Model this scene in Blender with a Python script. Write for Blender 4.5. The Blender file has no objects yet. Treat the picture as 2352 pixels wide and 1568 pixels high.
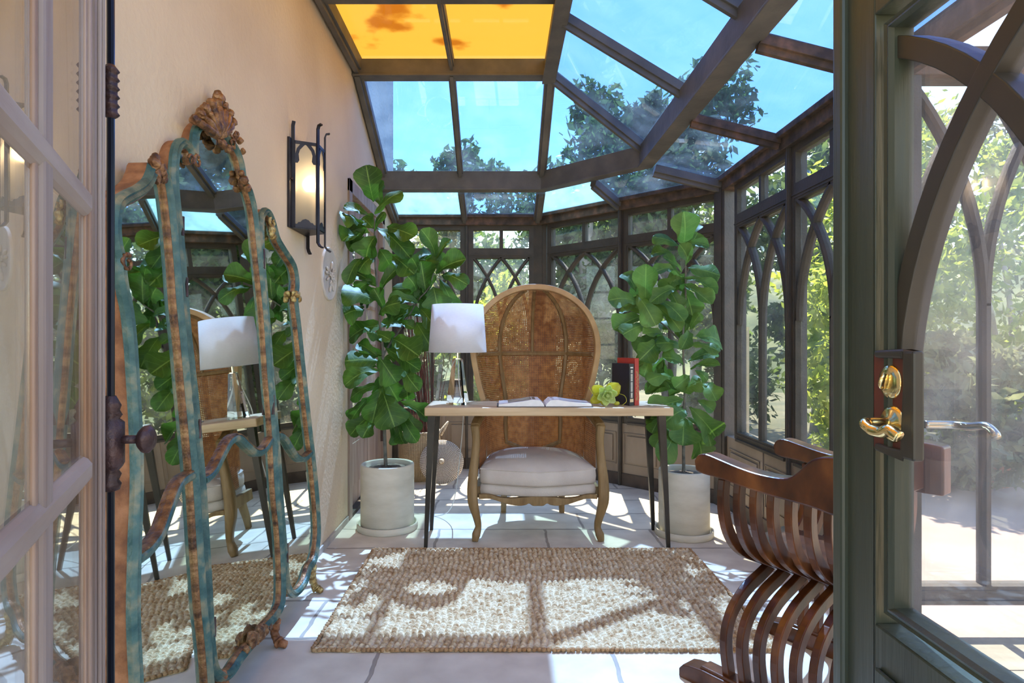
import bpy, bmesh, math, random
import numpy as np
from mathutils import Vector, Matrix
random.seed(7); rng = np.random.default_rng(7)
S = bpy.context.scene; C = S.collection
PI = math.pi; R = math.radians

# ------------------------------------------------------------------ camera, sky, sun, exposure
FPX = 1390.0; PX, PY, CH = 1150.0, 784.0, 1.113      # focal length (px of 2352), vanishing point, camera height
cam_d = bpy.data.cameras.new('camera'); cam = bpy.data.objects.new('camera', cam_d); C.objects.link(cam)
cam.location = (0, 0, CH); cam.rotation_euler = (R(90), 0, 0)
cam_d.sensor_width = 36; cam_d.lens = FPX * 36 / 2352; cam_d.shift_x = (1176 - PX) / 2352
cam_d.clip_start = 0.02; cam_d.clip_end = 300
S.camera = cam

SUN_EL, SUN_AZ = R(59), R(6)                          # sun stands behind the back wall, a touch to the right
w = bpy.data.worlds.new('world'); S.world = w; w.use_nodes = True
wn = w.node_tree.nodes; wl = w.node_tree.links
sky = wn.new('ShaderNodeTexSky'); sky.sky_type = 'NISHITA'; sky.sun_disc = False
sky.sun_elevation = SUN_EL; sky.sun_rotation = SUN_AZ; sky.altitude = 200; sky.air_density = 1.2; sky.dust_density = 0.3; sky.ozone_density = 1.2
wl.new(sky.outputs[0], wn['Background'].inputs[0]); wn['Background'].inputs[1].default_value = 0.34
sd = bpy.data.lights.new('sun', 'SUN'); sd.energy = 10.5; sd.angle = R(0.6); sd.color = (1.0, 0.88, 0.70)
sun = bpy.data.objects.new('sun', sd); C.objects.link(sun)
sv = Vector((math.sin(SUN_AZ) * math.cos(SUN_EL), math.cos(SUN_AZ) * math.cos(SUN_EL), math.sin(SUN_EL)))
sun.rotation_euler = sv.to_track_quat('Z', 'Y').to_euler(); sun.location = sv * 12
S.view_settings.view_transform = 'Standard'; S.view_settings.look = 'None'
S.view_settings.gamma = 1; S.view_settings.use_curve_mapping = False
S.view_settings.exposure = 0.98

# ------------------------------------------------------------------ helpers
def P(px, py, d): return Vector(((px - PX) * d / FPX, d, CH - (py - PY) * d / FPX))
def V(*a): return Vector(a)

def mat(name, c1, c2=None, rough=0.6, metal=0.0, scale=6.0, stretch=(1, 1, 1), bump=0.0, bscale=None, c3=None, lo=0.35, hi=0.65, detail=5, spec=None, trans=0.0, coords='Object', emit=None):
    m = bpy.data.materials.new(name); m.use_nodes = True
    n = m.node_tree.nodes; l = m.node_tree.links; b = n['Principled BSDF']
    b.inputs['Roughness'].default_value = rough; b.inputs['Metallic'].default_value = metal
    if spec is not None: b.inputs['Specular IOR Level'].default_value = spec
    if trans: b.inputs['Transmission Weight'].default_value = trans
    b.inputs['Base Color'].default_value = (*c1, 1)
    tc = n.new('ShaderNodeTexCoord'); mp = n.new('ShaderNodeMapping'); mp.inputs['Scale'].default_value = stretch
    l.new(tc.outputs[coords], mp.inputs[0])
    if c2 is not None:
        nz = n.new('ShaderNodeTexNoise'); nz.inputs['Scale'].default_value = scale; nz.inputs['Detail'].default_value = detail
        l.new(mp.outputs[0], nz.inputs[0])
        rp = n.new('ShaderNodeValToRGB'); rp.color_ramp.elements[0].position = lo; rp.color_ramp.elements[0].color = (*c1, 1)
        rp.color_ramp.elements[1].position = hi; rp.color_ramp.elements[1].color = (*c2, 1)
        if c3 is not None:
            e = rp.color_ramp.elements.new((lo + hi) / 2); e.color = (*c3, 1)
        l.new(nz.outputs[0], rp.inputs[0]); l.new(rp.outputs[0], b.inputs['Base Color'])
    if bump:
        nb = n.new('ShaderNodeTexNoise'); nb.inputs['Scale'].default_value = bscale or scale * 4; nb.inputs['Detail'].default_value = 4
        l.new(mp.outputs[0], nb.inputs[0]); bp = n.new('ShaderNodeBump'); bp.inputs['Strength'].default_value = bump; bp.inputs['Distance'].default_value = 0.01
        l.new(nb.outputs[0], bp.inputs['Height']); l.new(bp.outputs[0], b.inputs['Normal'])
    if emit:
        b.inputs['Emission Color'].default_value = (*emit[0], 1); b.inputs['Emission Strength'].default_value = emit[1]
    return m

def glass_thin(name, tint, refl=0.06, dirt=0.06, dirtcol=(0.9, 0.93, 0.95), dscale=4.0, dlo=0.3, dhi=0.8, dstretch=(1, 1, 1), dmin=0.0):
    """window glass: tinted see-through body, angle dependent reflection, a film of dust"""
    m = bpy.data.materials.new(name); m.use_nodes = True; n = m.node_tree.nodes; l = m.node_tree.links
    n.remove(n['Principled BSDF']); out = n['Material Output']
    tr = n.new('ShaderNodeBsdfTransparent'); tr.inputs[0].default_value = (*tint, 1)
    gl = n.new('ShaderNodeBsdfGlossy'); gl.inputs['Roughness'].default_value = 0.0
    lw = n.new('ShaderNodeLayerWeight'); pw = n.new('ShaderNodeMath'); pw.operation = 'POWER'; pw.inputs[1].default_value = 4.0
    ml = n.new('ShaderNodeMath'); ml.operation = 'MULTIPLY_ADD'; ml.inputs[1].default_value = 0.9; ml.inputs[2].default_value = refl / 2
    l.new(lw.outputs['Facing'], pw.inputs[0]); l.new(pw.outputs[0], ml.inputs[0])
    mx = n.new('ShaderNodeMixShader'); l.new(ml.outputs[0], mx.inputs[0]); l.new(tr.outputs[0], mx.inputs[1]); l.new(gl.outputs[0], mx.inputs[2])
    df = n.new('ShaderNodeBsdfDiffuse'); df.inputs[0].default_value = (*dirtcol, 1)
    tl = n.new('ShaderNodeBsdfTranslucent'); tl.inputs[0].default_value = (*dirtcol, 1)
    dm = n.new('ShaderNodeMixShader'); dm.inputs[0].default_value = 0.6; l.new(df.outputs[0], dm.inputs[1]); l.new(tl.outputs[0], dm.inputs[2])
    tc = n.new('ShaderNodeTexCoord'); mp = n.new('ShaderNodeMapping'); mp.inputs['Scale'].default_value = dstretch; l.new(tc.outputs['Object'], mp.inputs[0])
    nz = n.new('ShaderNodeTexNoise'); nz.inputs['Scale'].default_value = dscale; nz.inputs['Detail'].default_value = 8; l.new(mp.outputs[0], nz.inputs[0])
    mr = n.new('ShaderNodeMapRange'); mr.inputs[1].default_value = dlo; mr.inputs[2].default_value = dhi; mr.inputs[3].default_value = dmin; mr.inputs[4].default_value = dirt
    l.new(nz.outputs[0], mr.inputs[0]); m2 = n.new('ShaderNodeMixShader'); l.new(mr.outputs[0], m2.inputs[0]); l.new(mx.outputs[0], m2.inputs[1]); l.new(dm.outputs[0], m2.inputs[2])
    l.new(m2.outputs[0], out.inputs[0]); return m

ORG = {}
class MB:
    def __init__(s): s.v = []; s.f = []; s.uv = {}
    def add(s, vs, fs, uvs=None):
        o = len(s.v); s.v += [Vector(v) for v in vs]; 
        if uvs is not None:
            for i, u in enumerate(uvs): s.uv[o + i] = u
        s.f += [tuple(i + o for i in f) for f in fs]; return s
    def box(s, a, b):
        (x0, y0, z0), (x1, y1, z1) = a, b
        return s.add([(x0,y0,z0),(x1,y0,z0),(x1,y1,z0),(x0,y1,z0),(x0,y0,z1),(x1,y0,z1),(x1,y1,z1),(x0,y1,z1)],
                     [(0,3,2,1),(4,5,6,7),(0,1,5,4),(1,2,6,5),(2,3,7,6),(3,0,4,7)])
    def bar(s, p, q, wd, ht, up=(0, 0, 1)):
        """rectangular bar from p to q; wd across, ht along up"""
        p, q = Vector(p), Vector(q); t = (q - p).normalized(); up = Vector(up)
        side = t.cross(up)
        if side.length < 1e-4: side = t.cross(Vector((0, 1, 0)))
        side.normalize(); u = side.cross(t).normalized(); a = side * wd / 2; b = u * ht / 2
        return s.add([p-a-b,p+a-b,p+a+b,p-a+b,q-a-b,q+a-b,q+a+b,q-a+b],[(0,3,2,1),(4,5,6,7),(0,1,5,4),(1,2,6,5),(2,3,7,6),(3,0,4,7)])
    def prism(s, poly, ax):
        """extrude a planar polygon by vector ax"""
        n = len(poly); ax = Vector(ax); vs = [Vector(p) for p in poly] + [Vector(p) + ax for p in poly]
        fs = [tuple(range(n))[::-1], tuple(range(n, 2*n))] + [(i, (i+1) % n, n+(i+1) % n, n+i) for i in range(n)]
        return s.add(vs, fs)
    def sweep(s, path, prof, nrm, closed=False, cap=True, scales=None):
        """prof: list of (side, along normal); nrm: fixed normal or function(i)"""
        path = [Vector(p) for p in path]; n = len(path); k = len(prof); vs = []
        for i, p in enumerate(path):
            a = path[(i-1) % n] if (closed or i > 0) else p; b = path[(i+1) % n] if (closed or i < n-1) else p
            t = (b - a).normalized(); nn = Vector(nrm(i) if callable(nrm) else nrm); nn = (nn - t * nn.dot(t)).normalized(); sd_ = t.cross(nn)
            sc = scales[i] if scales else 1.0
            for (x, y) in prof: vs.append(p + sd_ * x * sc + nn * y * sc)
        fs = []
        for i in range(n if closed else n-1):
            j = (i+1) % n
            for q in range(k): fs.append((i*k+q, i*k+(q+1) % k, j*k+(q+1) % k, j*k+q))
        if not closed and cap: fs += [tuple(range(k))[::-1], tuple(range((n-1)*k, n*k))]
        return s.add(vs, fs)
    def tube(s, path, r, seg=8, closed=False, flat=1.0):
        path = [Vector(p) for p in path]
        rs = r if isinstance(r, (list, tuple)) else [r] * len(path)
        d = (path[-1] - path[0]) if not closed else Vector((0, 0, 1))
        ref = Vector((0.13, 0.97, 0.21)) if abs(d.normalized().y if d.length else 0) < 0.9 else Vector((0.97, 0.1, 0.21))
        prof = [(math.cos(2*PI*i/seg), flat*math.sin(2*PI*i/seg)) for i in range(seg)]
        return s.sweep(path, prof, ref, closed, True, rs)
    def lathe(s, c, prof, seg=32, axis=(0, 0, 1), xa=None, closed=False):
        """prof: (radius, height) about axis through c"""
        c = Vector(c); ax = Vector(axis).normalized(); x = Vector(xa) if xa else (Vector((1, 0, 0)) if abs(ax.x) < 0.9 else Vector((0, 1, 0)))
        x = (x - ax * x.dot(ax)).normalized(); y = ax.cross(x); k = len(prof); vs = []
        for i in range(seg):
            a = 2*PI*i/seg; dr = x*math.cos(a) + y*math.sin(a)
            for (r_, h) in prof: vs.append(c + dr*max(r_, 1e-4) + ax*h)
        fs = []
        for i in range(seg):
            j = (i+1) % seg
            for q in range(k if closed else k-1): fs.append((i*k+q, j*k+q, j*k+(q+1) % k, i*k+(q+1) % k))
        return s.add(vs, fs)
    def ball(s, c, r, seg=12, sc=(1, 1, 1), rot=None):
        vs = []; fs = []; h = seg//2
        for j in range(h+1):
            th = PI*j/h
            for i in range(seg):
                a = 2*PI*i/seg; v = Vector((math.sin(th)*math.cos(a)*sc[0], math.sin(th)*math.sin(a)*sc[1], math.cos(th)*sc[2]))*r
                if rot is not None: v = rot @ v
                vs.append(Vector(c)+v)
        for j in range(h):
            for i in range(seg): fs.append((j*seg+i, (j+1)*seg+i, (j+1)*seg+(i+1) % seg, j*seg+(i+1) % seg))
        return s.add(vs, fs)
    def build(s, name, material, parent=None, smooth=False, bevel=0, subsurf=0, solid=0, origin=None):
        if parent is not None: o0 = ORG[parent.name]
        elif origin is not None: o0 = Vector(origin)
        else:
            xs = [v.x for v in s.v]; ys = [v.y for v in s.v]; zs = [v.z for v in s.v]
            o0 = Vector(((min(xs)+max(xs))/2, (min(ys)+max(ys))/2, min(zs)))
        me = bpy.data.meshes.new(name); me.from_pydata([tuple(v - o0) for v in s.v], [], s.f); me.update()
        if s.uv:
            ul = me.uv_layers.new(name='UVMap'); arr = np.zeros((len(me.loops), 2)); li = np.empty(len(me.loops), dtype=np.int32); me.loops.foreach_get('vertex_index', li)
            ua = np.zeros((len(s.v), 2)); 
            for i, u in s.uv.items(): ua[i] = u
            arr[:] = ua[li]; ul.data.foreach_set('uv', arr.ravel())
        o = bpy.data.objects.new(name, me); C.objects.link(o); me.materials.append(material)
        if parent is not None: o.parent = parent
        else: o.location = o0
        ORG[o.name] = o0
        bm = bmesh.new(); bm.from_mesh(me); bmesh.ops.remove_doubles(bm, verts=bm.verts, dist=1e-6) if not s.uv else None
        bmesh.ops.recalc_face_normals(bm, faces=bm.faces); bm.to_mesh(me); bm.free()
        if smooth: me.polygons.foreach_set('use_smooth', [True]*len(me.polygons))
        if solid: md = o.modifiers.new('thick', 'SOLIDIFY'); md.thickness = solid; md.offset = 0
        if bevel: md = o.modifiers.new('bevel', 'BEVEL'); md.width = bevel; md.segments = 2; md.limit_method = 'ANGLE'; md.angle_limit = R(40)
        if subsurf: md = o.modifiers.new('sub', 'SUBSURF'); md.levels = subsurf; md.render_levels = subsurf
        return o

def empty(name, loc, label=None, cat=None, group=None, kind=None):
    o = bpy.data.objects.new(name, None); C.objects.link(o); o.location = loc; o.empty_display_size = 0.1; ORG[o.name] = Vector(loc)
    return tag(o, label, cat, group, kind)
def tag(o, label=None, cat=None, group=None, kind=None):
    if label: o['label'] = label
    if cat: o['category'] = cat
    if group: o['group'] = group
    if kind: o['kind'] = kind
    return o
def cr(pts, n=6, closed=False):
    """Catmull-Rom through the points"""
    pts = [Vector(p) for p in pts]; N = len(pts); out = []
    for i in range(N if closed else N-1):
        p0 = pts[(i-1) % N] if (closed or i > 0) else pts[0]; p1 = pts[i]; p2 = pts[(i+1) % N]; p3 = pts[(i+2) % N] if (closed or i < N-2) else pts[-1]
        for k in range(n):
            t = k/n; out.append(0.5*((2*p1)+(p2-p0)*t+(2*p0-5*p1+4*p2-p3)*t*t+(3*p1-p0-3*p2+p3)*t*t*t))
    if not closed: out.append(pts[-1])
    return out
def copy_tree(o, parent=None):
    c = o.copy(); C.objects.link(c); ORG[c.name] = ORG[o.name].copy()
    if parent: c.parent = parent
    for ch in o.children: copy_tree(ch, c)
    return c

# ------------------------------------------------------------------ materials
m_plaster = mat('tan_plaster', (0.60, 0.455, 0.305), (0.73, 0.585, 0.415), 0.85, scale=1.6, bump=0.3, bscale=45, c3=(0.67, 0.525, 0.365), detail=9, lo=0.3, hi=0.7)
m_frame = mat('brown_painted_steel', (0.046, 0.036, 0.029), (0.082, 0.060, 0.045), 0.6, scale=9, bump=0.25, bscale=60, c3=(0.060, 0.049, 0.039), lo=0.3, hi=0.75)
m_roofm = mat('grey_brown_roof_paint', (0.095, 0.086, 0.076), (0.15, 0.13, 0.11), 0.6, scale=7, bump=0.2, bscale=40, c3=(0.118, 0.107, 0.094))
m_rust = mat('rusty_eave_paint', (0.05, 0.035, 0.026), (0.21, 0.11, 0.07), 0.8, scale=14, bump=0.5, bscale=50, c3=(0.10, 0.065, 0.045), lo=0.35, hi=0.72)
m_wain = mat('taupe_wainscot_paint', (0.20, 0.155, 0.12), (0.265, 0.21, 0.165), 0.6, scale=5, bump=0.15, stretch=(1, 1, 0.4), bscale=30)
m_kick = mat('dark_kickboard', (0.045, 0.032, 0.025), (0.09, 0.065, 0.05), 0.7, scale=8)
m_green = mat('dark_green_door_paint', (0.034, 0.042, 0.028), (0.060, 0.070, 0.046), 0.38, scale=3, stretch=(4, 4, 0.3), bump=0.12, bscale=20)
m_greend = mat('dark_tracery_paint', (0.034, 0.028, 0.02), (0.05, 0.042, 0.03), 0.4, scale=5)
m_wwood = mat('weathered_pinkish_wood', (0.23, 0.145, 0.11), (0.42, 0.33, 0.28), 0.6, scale=7, stretch=(3, 3, 0.25), bump=0.3, bscale=12, c3=(0.33, 0.24, 0.20), lo=0.3, hi=0.7)
m_wwoodd = mat('worn_orange_edge_wood', (0.28, 0.13, 0.06), (0.45, 0.33, 0.27), 0.55, scale=6, stretch=(2, 2, 0.3), bump=0.2, bscale=15)
m_wwoodr = mat('weathered_rail_wood', (0.25, 0.155, 0.11), (0.44, 0.34, 0.28), 0.6, scale=7, stretch=(0.4, 0.4, 3), bump=0.3, bscale=12, c3=(0.35, 0.25, 0.20), lo=0.3, hi=0.7)
m_iron = mat('black_iron', (0.022, 0.02, 0.026), (0.04, 0.036, 0.042), 0.42, metal=0.6, scale=12, bump=0.1)
m_rustiron = mat('rusted_brown_iron', (0.045, 0.024, 0.022), (0.10, 0.05, 0.045), 0.45, metal=0.5, scale=25, bump=0.5, bscale=50)
m_rod = mat('navy_steel_rod', (0.012, 0.014, 0.024), None, 0.3, metal=0.6)
m_glass = glass_thin('dusty_window_glass', (0.93, 0.96, 0.95), 0.05, 0.065, (0.70, 0.76, 0.88), 6, 0.35, 0.8, dmin=0.012)
m_roofg = glass_thin('blue_tinted_roof_glass', (0.42, 0.58, 0.84), 0.10, 0.07, (0.75, 0.87, 0.98), 5, 0.42, 0.85, dmin=0.01)
m_frost = glass_thin('whitened_roof_glass', (0.55, 0.72, 0.80), 0.06, 0.48, (0.42, 0.70, 0.95), 5, 0.3, 0.62, (1.6, 0.8, 1.0), 0.22)
m_doorg = glass_thin('old_door_glass', (0.93, 0.93, 0.96), 0.12, 0.07, (0.80, 0.80, 0.90), 7, 0.3, 0.85, dmin=0.025)
m_caseg = glass_thin('french_door_glass', (0.93, 0.94, 0.92), 0.22, 0.02, (0.9, 0.88, 0.84), 4)
def amber():
    m = bpy.data.materials.new('amber_roof_panel'); m.use_nodes = True; n = m.node_tree.nodes; l = m.node_tree.links; n.remove(n['Principled BSDF'])
    tl = n.new('ShaderNodeBsdfTranslucent'); gl = n.new('ShaderNodeBsdfGlossy'); gl.inputs['Roughness'].default_value = 0.02
    tc = n.new('ShaderNodeTexCoord'); nz = n.new('ShaderNodeTexNoise'); nz.inputs['Scale'].default_value = 2.6; nz.inputs['Detail'].default_value = 7
    l.new(tc.outputs['Object'], nz.inputs[0]); rp = n.new('ShaderNodeValToRGB'); e = rp.color_ramp.elements
    e[0].position = 0.36; e[0].color = (0.34, 0.19, 0.05, 1); e[1].position = 0.44; e[1].color = (0.46, 0.33, 0.11, 1)
    l.new(nz.outputs[0], rp.inputs[0]); l.new(rp.outputs[0], tl.inputs[0])
    mx = n.new('ShaderNodeMixShader'); mx.inputs[0].default_value = 0.07; l.new(tl.outputs[0], mx.inputs[1]); l.new(gl.outputs[0], mx.inputs[2])
    l.new(mx.outputs[0], n['Material Output'].inputs[0]); return m
m_amber = amber()
m_brass = mat('polished_brass', (0.88, 0.68, 0.32), (0.80, 0.56, 0.22), 0.16, metal=1.0, scale=6)
m_redplate = mat('dark_red_painted_recess', (0.11, 0.022, 0.010), (0.16, 0.035, 0.015), 0.45, scale=8)
m_steelh = mat('worn_pale_brass_lever', (0.62, 0.56, 0.42), (0.5, 0.42, 0.3), 0.25, metal=1.0, scale=12)

def floor_mat():
    m = bpy.data.materials.new('travertine_flagstone'); m.use_nodes = True; n = m.node_tree.nodes; l = m.node_tree.links; b = n['Principled BSDF']
    tc = n.new('ShaderNodeTexCoord'); mp = n.new('ShaderNodeMapping'); mp.inputs['Location'].default_value = (0.13, 0.04, 0); l.new(tc.outputs['Object'], mp.inputs[0])
    wob = n.new('ShaderNodeTexNoise'); wob.inputs['Scale'].default_value = 9; l.new(mp.outputs[0], wob.inputs[0])
    add = n.new('ShaderNodeMixRGB'); add.blend_type = 'LINEAR_LIGHT'; add.inputs[0].default_value = 0.012; l.new(mp.outputs[0], add.inputs[1]); l.new(wob.outputs[1], add.inputs[2])
    br = n.new('ShaderNodeTexBrick'); br.inputs['Scale'].default_value = 1.0; br.inputs['Brick Width'].default_value = 0.62; br.inputs['Row Height'].default_value = 0.33
    br.inputs['Mortar Size'].default_value = 0.009; br.inputs['Mortar Smooth'].default_value = 0.4; br.offset = 0.37; br.squash = 1.35; br.squash_frequency = 3
    br.inputs['Color1'].default_value = (0.76, 0.69, 0.60, 1); br.inputs['Color2'].default_value = (0.67, 0.60, 0.51, 1); br.inputs['Mortar'].default_value = (0.36, 0.31, 0.27, 1)
    l.new(add.outputs[0], br.inputs[0])
    nz = n.new('ShaderNodeTexNoise'); nz.inputs['Scale'].default_value = 5; nz.inputs['Detail'].default_value = 10; l.new(mp.outputs[0], nz.inputs[0])
    rp = n.new('ShaderNodeValToRGB'); rp.color_ramp.elements[0].position = 0.3; rp.color_ramp.elements[0].color = (0.72, 0.68, 0.64, 1); rp.color_ramp.elements[1].position = 0.62; rp.color_ramp.elements[1].color = (1.05, 1.04, 1.0, 1)
    l.new(nz.outputs[0], rp.inputs[0]); mu = n.new('ShaderNodeMixRGB'); mu.blend_type = 'MULTIPLY'; mu.inputs[0].default_value = 0.8
    l.new(br.outputs[0], mu.inputs[1]); l.new(rp.outputs[0], mu.inputs[2]); l.new(mu.outputs[0], b.inputs['Base Color'])
    b.inputs['Roughness'].default_value = 0.5
    bp = n.new('ShaderNodeBump'); bp.inputs['Strength'].default_value = 0.5; bp.inputs['Distance'].default_value = 0.004; bp.invert = True
    l.new(br.outputs['Fac'], bp.inputs['Height']); l.new(bp.outputs[0], b.inputs['Normal']); return m
m_floor = floor_mat()
m_patio = mat('pink_patio_paving', (0.27, 0.19, 0.16), (0.34, 0.25, 0.215), 0.8, scale=2.0, bump=0.1)
m_deck = mat('pale_deck_boards', (0.24, 0.225, 0.18), (0.31, 0.29, 0.24), 0.6, scale=4, stretch=(0.3, 4, 1), bump=0.15)
m_ground = mat('dry_garden_earth', (0.055, 0.06, 0.028), (0.13, 0.115, 0.06), 0.95, scale=1.2, bump=0.4, bscale=8)
m_hill = mat('wooded_hillside', (0.03, 0.05, 0.025), (0.15, 0.16, 0.07), 0.95, scale=0.8, bump=0.8, bscale=3, c3=(0.075, 0.095, 0.04))

# ------------------------------------------------------------------ floor, ground
XL, XR, YB, EZ = -0.95, 1.52, 5.30, 2.17
fl = MB().prism([V(XL-0.02, 0.2, 0), V(XL-0.02, YB+0.05, 0), V(0.36, YB+0.05, 0), V(XR+0.05, 4.14, 0), V(XR+0.05, 2.30, 0), V(XR+0.05, 0.2, 0)], (0, 0, -0.12))
fl.add([V(-2.6,-2.4,0), V(2.6,-2.4,0), V(2.6,0.2,0), V(-2.6,0.2,0), V(-2.6,-2.4,-0.12), V(2.6,-2.4,-0.12), V(2.6,0.2,-0.12), V(-2.6,0.2,-0.12)], [(0,1,2,3),(7,6,5,4),(0,4,5,1),(1,5,6,2),(2,6,7,3),(3,7,4,0)])
tag(fl.build('floor', m_floor, origin=(0, 0, 0)), kind='structure')
b = MB()
for i in range(9): b.box((XR+0.05, 0.2+0.232*i, -0.06), (4.2, 0.2+0.232*i+0.226, -0.002))
tag(b.build('trim_deck', m_deck), 'pale wooden deck boards outside the open green door', None, kind='structure')
tag(MB().box((XR+0.05, 2.29, -0.2), (9.5, 6.8, -0.03)).build('patio_floor', m_patio), 'pink paved patio beyond the green door', kind='structure')
tag(MB().box((-40, -12, -0.5), (40, 60, -0.21)).build('ground', m_ground), 'dry earth of the garden outside', kind='structure')
# hill: a rising relief
hb = MB(); nx, ny = 60, 26; vs = []; fs = []
for j in range(ny):
    for i in range(nx):
        x = -45 + 90*i/(nx-1); y = 15 + 45*j/(ny-1)
        side = max(0, x-4)*0.10
        z = -0.3 + 5.2*(1-math.exp(-(y-15)/14)) + side*(1-math.exp(-(y-15)/9)) + 0.5*math.sin(x*0.4+y*0.2) + 0.35*math.sin(x*1.1-y*0.7)
        vs.append((x, y, z))
for j in range(ny-1):
    for i in range(nx-1): fs.append((j*nx+i, j*nx+i+1, (j+1)*nx+i+1, (j+1)*nx+i))
hb.add(vs, fs); tag(hb.build('hill', m_hill, smooth=True), 'wooded hillside rising behind the garden', kind='structure')

# ------------------------------------------------------------------ walls
wb = MB(); DY0, DY1, DZ = 3.76, 4.90, 2.13            # opening of the French door in the left wall
wb.box((XL-0.22, -2.4, -0.1), (XL, DY0, 4.6)); wb.box((XL-0.22, DY0, DZ), (XL, DY1, 4.6)); wb.box((XL-0.22, DY1, -0.1), (XL, YB+0.05, 4.6))
tag(wb.build('wall_left', m_plaster), 'warm tan plaster wall on the left', kind='structure')
# house behind the camera
hw = MB(); hw.box((1.3, 0.0, 0), (2.6, 0.2, 2.9))
tag(hw.build('wall_front', m_plaster), 'plaster walls of the house behind the viewer', kind='structure')
b = MB(); b.box((XL+0.002, 0.3, 0.0), (XL+0.012, DY0-0.02, 0.035)); b.box((XL+0.002, DY1+0.1, 0.0), (XL+0.012, YB-0.05, 0.035))
tag(b.build('baseboard_left', mat('grey_plaster_base', (0.36, 0.33, 0.31), (0.5, 0.45, 0.4), 0.8, scale=8)), kind='structure')

# wainscot under the windows, kick board, sill
def along(A, B):
    A, B = V(*A, 0), V(*B, 0); L = (B-A).length; t = (B-A).normalized(); n = V(-t.y, t.x, 0)   # n: outward if A->B runs clockwise seen from above
    return A, t, n, L
walls = {'back': ((XL, YB), (0.34, YB)), 'diagonal': ((0.34, YB), (XR, 4.12)), 'right': ((XR, 4.12), (XR, 2.36)), 'front_right': ((XR, 2.33), (2.30, 2.33))}
SILL = 0.50
def wall_strip(A, B, z0, z1, d0, d1):
    A, t, n, L = along(A, B); return [A+n*d0+V(0,0,z0), A+t*L+n*d0+V(0,0,z0), A+t*L+n*d0+V(0,0,z1), A+n*d0+V(0,0,z1)], n*(d1-d0)
for nm in ('back', 'diagonal', 'right'):
    A, B = walls[nm]; b = MB(); p, ax = wall_strip(A, B, 0, SILL-0.02, 0.0, 0.07); b.prism(p, ax)
    A_, t, n, L = along(A, B); k = 4 if nm == 'diagonal' else 3
    for i in range(k):                                        # raised panels with mouldings
        u0 = 0.07 + (L-0.14)*i/k + 0.035; u1 = 0.07 + (L-0.14)*(i+1)/k - 0.035
        for (ua, ub, za, zb) in ((u0, u1, 0.16, 0.168), (u0, u1, 0.40, 0.408), (u0, u0+0.008, 0.16, 0.408), (u1-0.008, u1, 0.16, 0.408)):
            q = [A_+t*ua+V(0,0,za), A_+t*ub+V(0,0,za), A_+t*ub+V(0,0,zb), A_+t*ua+V(0,0,zb)]; b.prism(q, n*-0.006)
        q = [A_+t*(u0+.03)+V(0,0,.185), A_+t*(u1-.03)+V(0,0,.185), A_+t*(u1-.03)+V(0,0,.385), A_+t*(u0+.03)+V(0,0,.385)]; b.prism(q, n*-0.010)
        q = [A_+t*(u1+.02)+V(0,0,.10), A_+t*(u1+.05)+V(0,0,.10), A_+t*(u1+.05)+V(0,0,SILL-.02), A_+t*(u1+.02)+V(0,0,SILL-.02)]; b.prism(q, n*-0.008)
    tag(b.build('wall_'+nm, m_wain, bevel=0.001), 'taupe panelled wainscot below the %s windows' % nm, kind='structure')
    b = MB(); p, ax = wall_strip(A, B, 0, 0.095, -0.012, 0.0); b.prism(p, ax); tag(b.build('baseboard_'+nm, m_kick), kind='structure')

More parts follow.
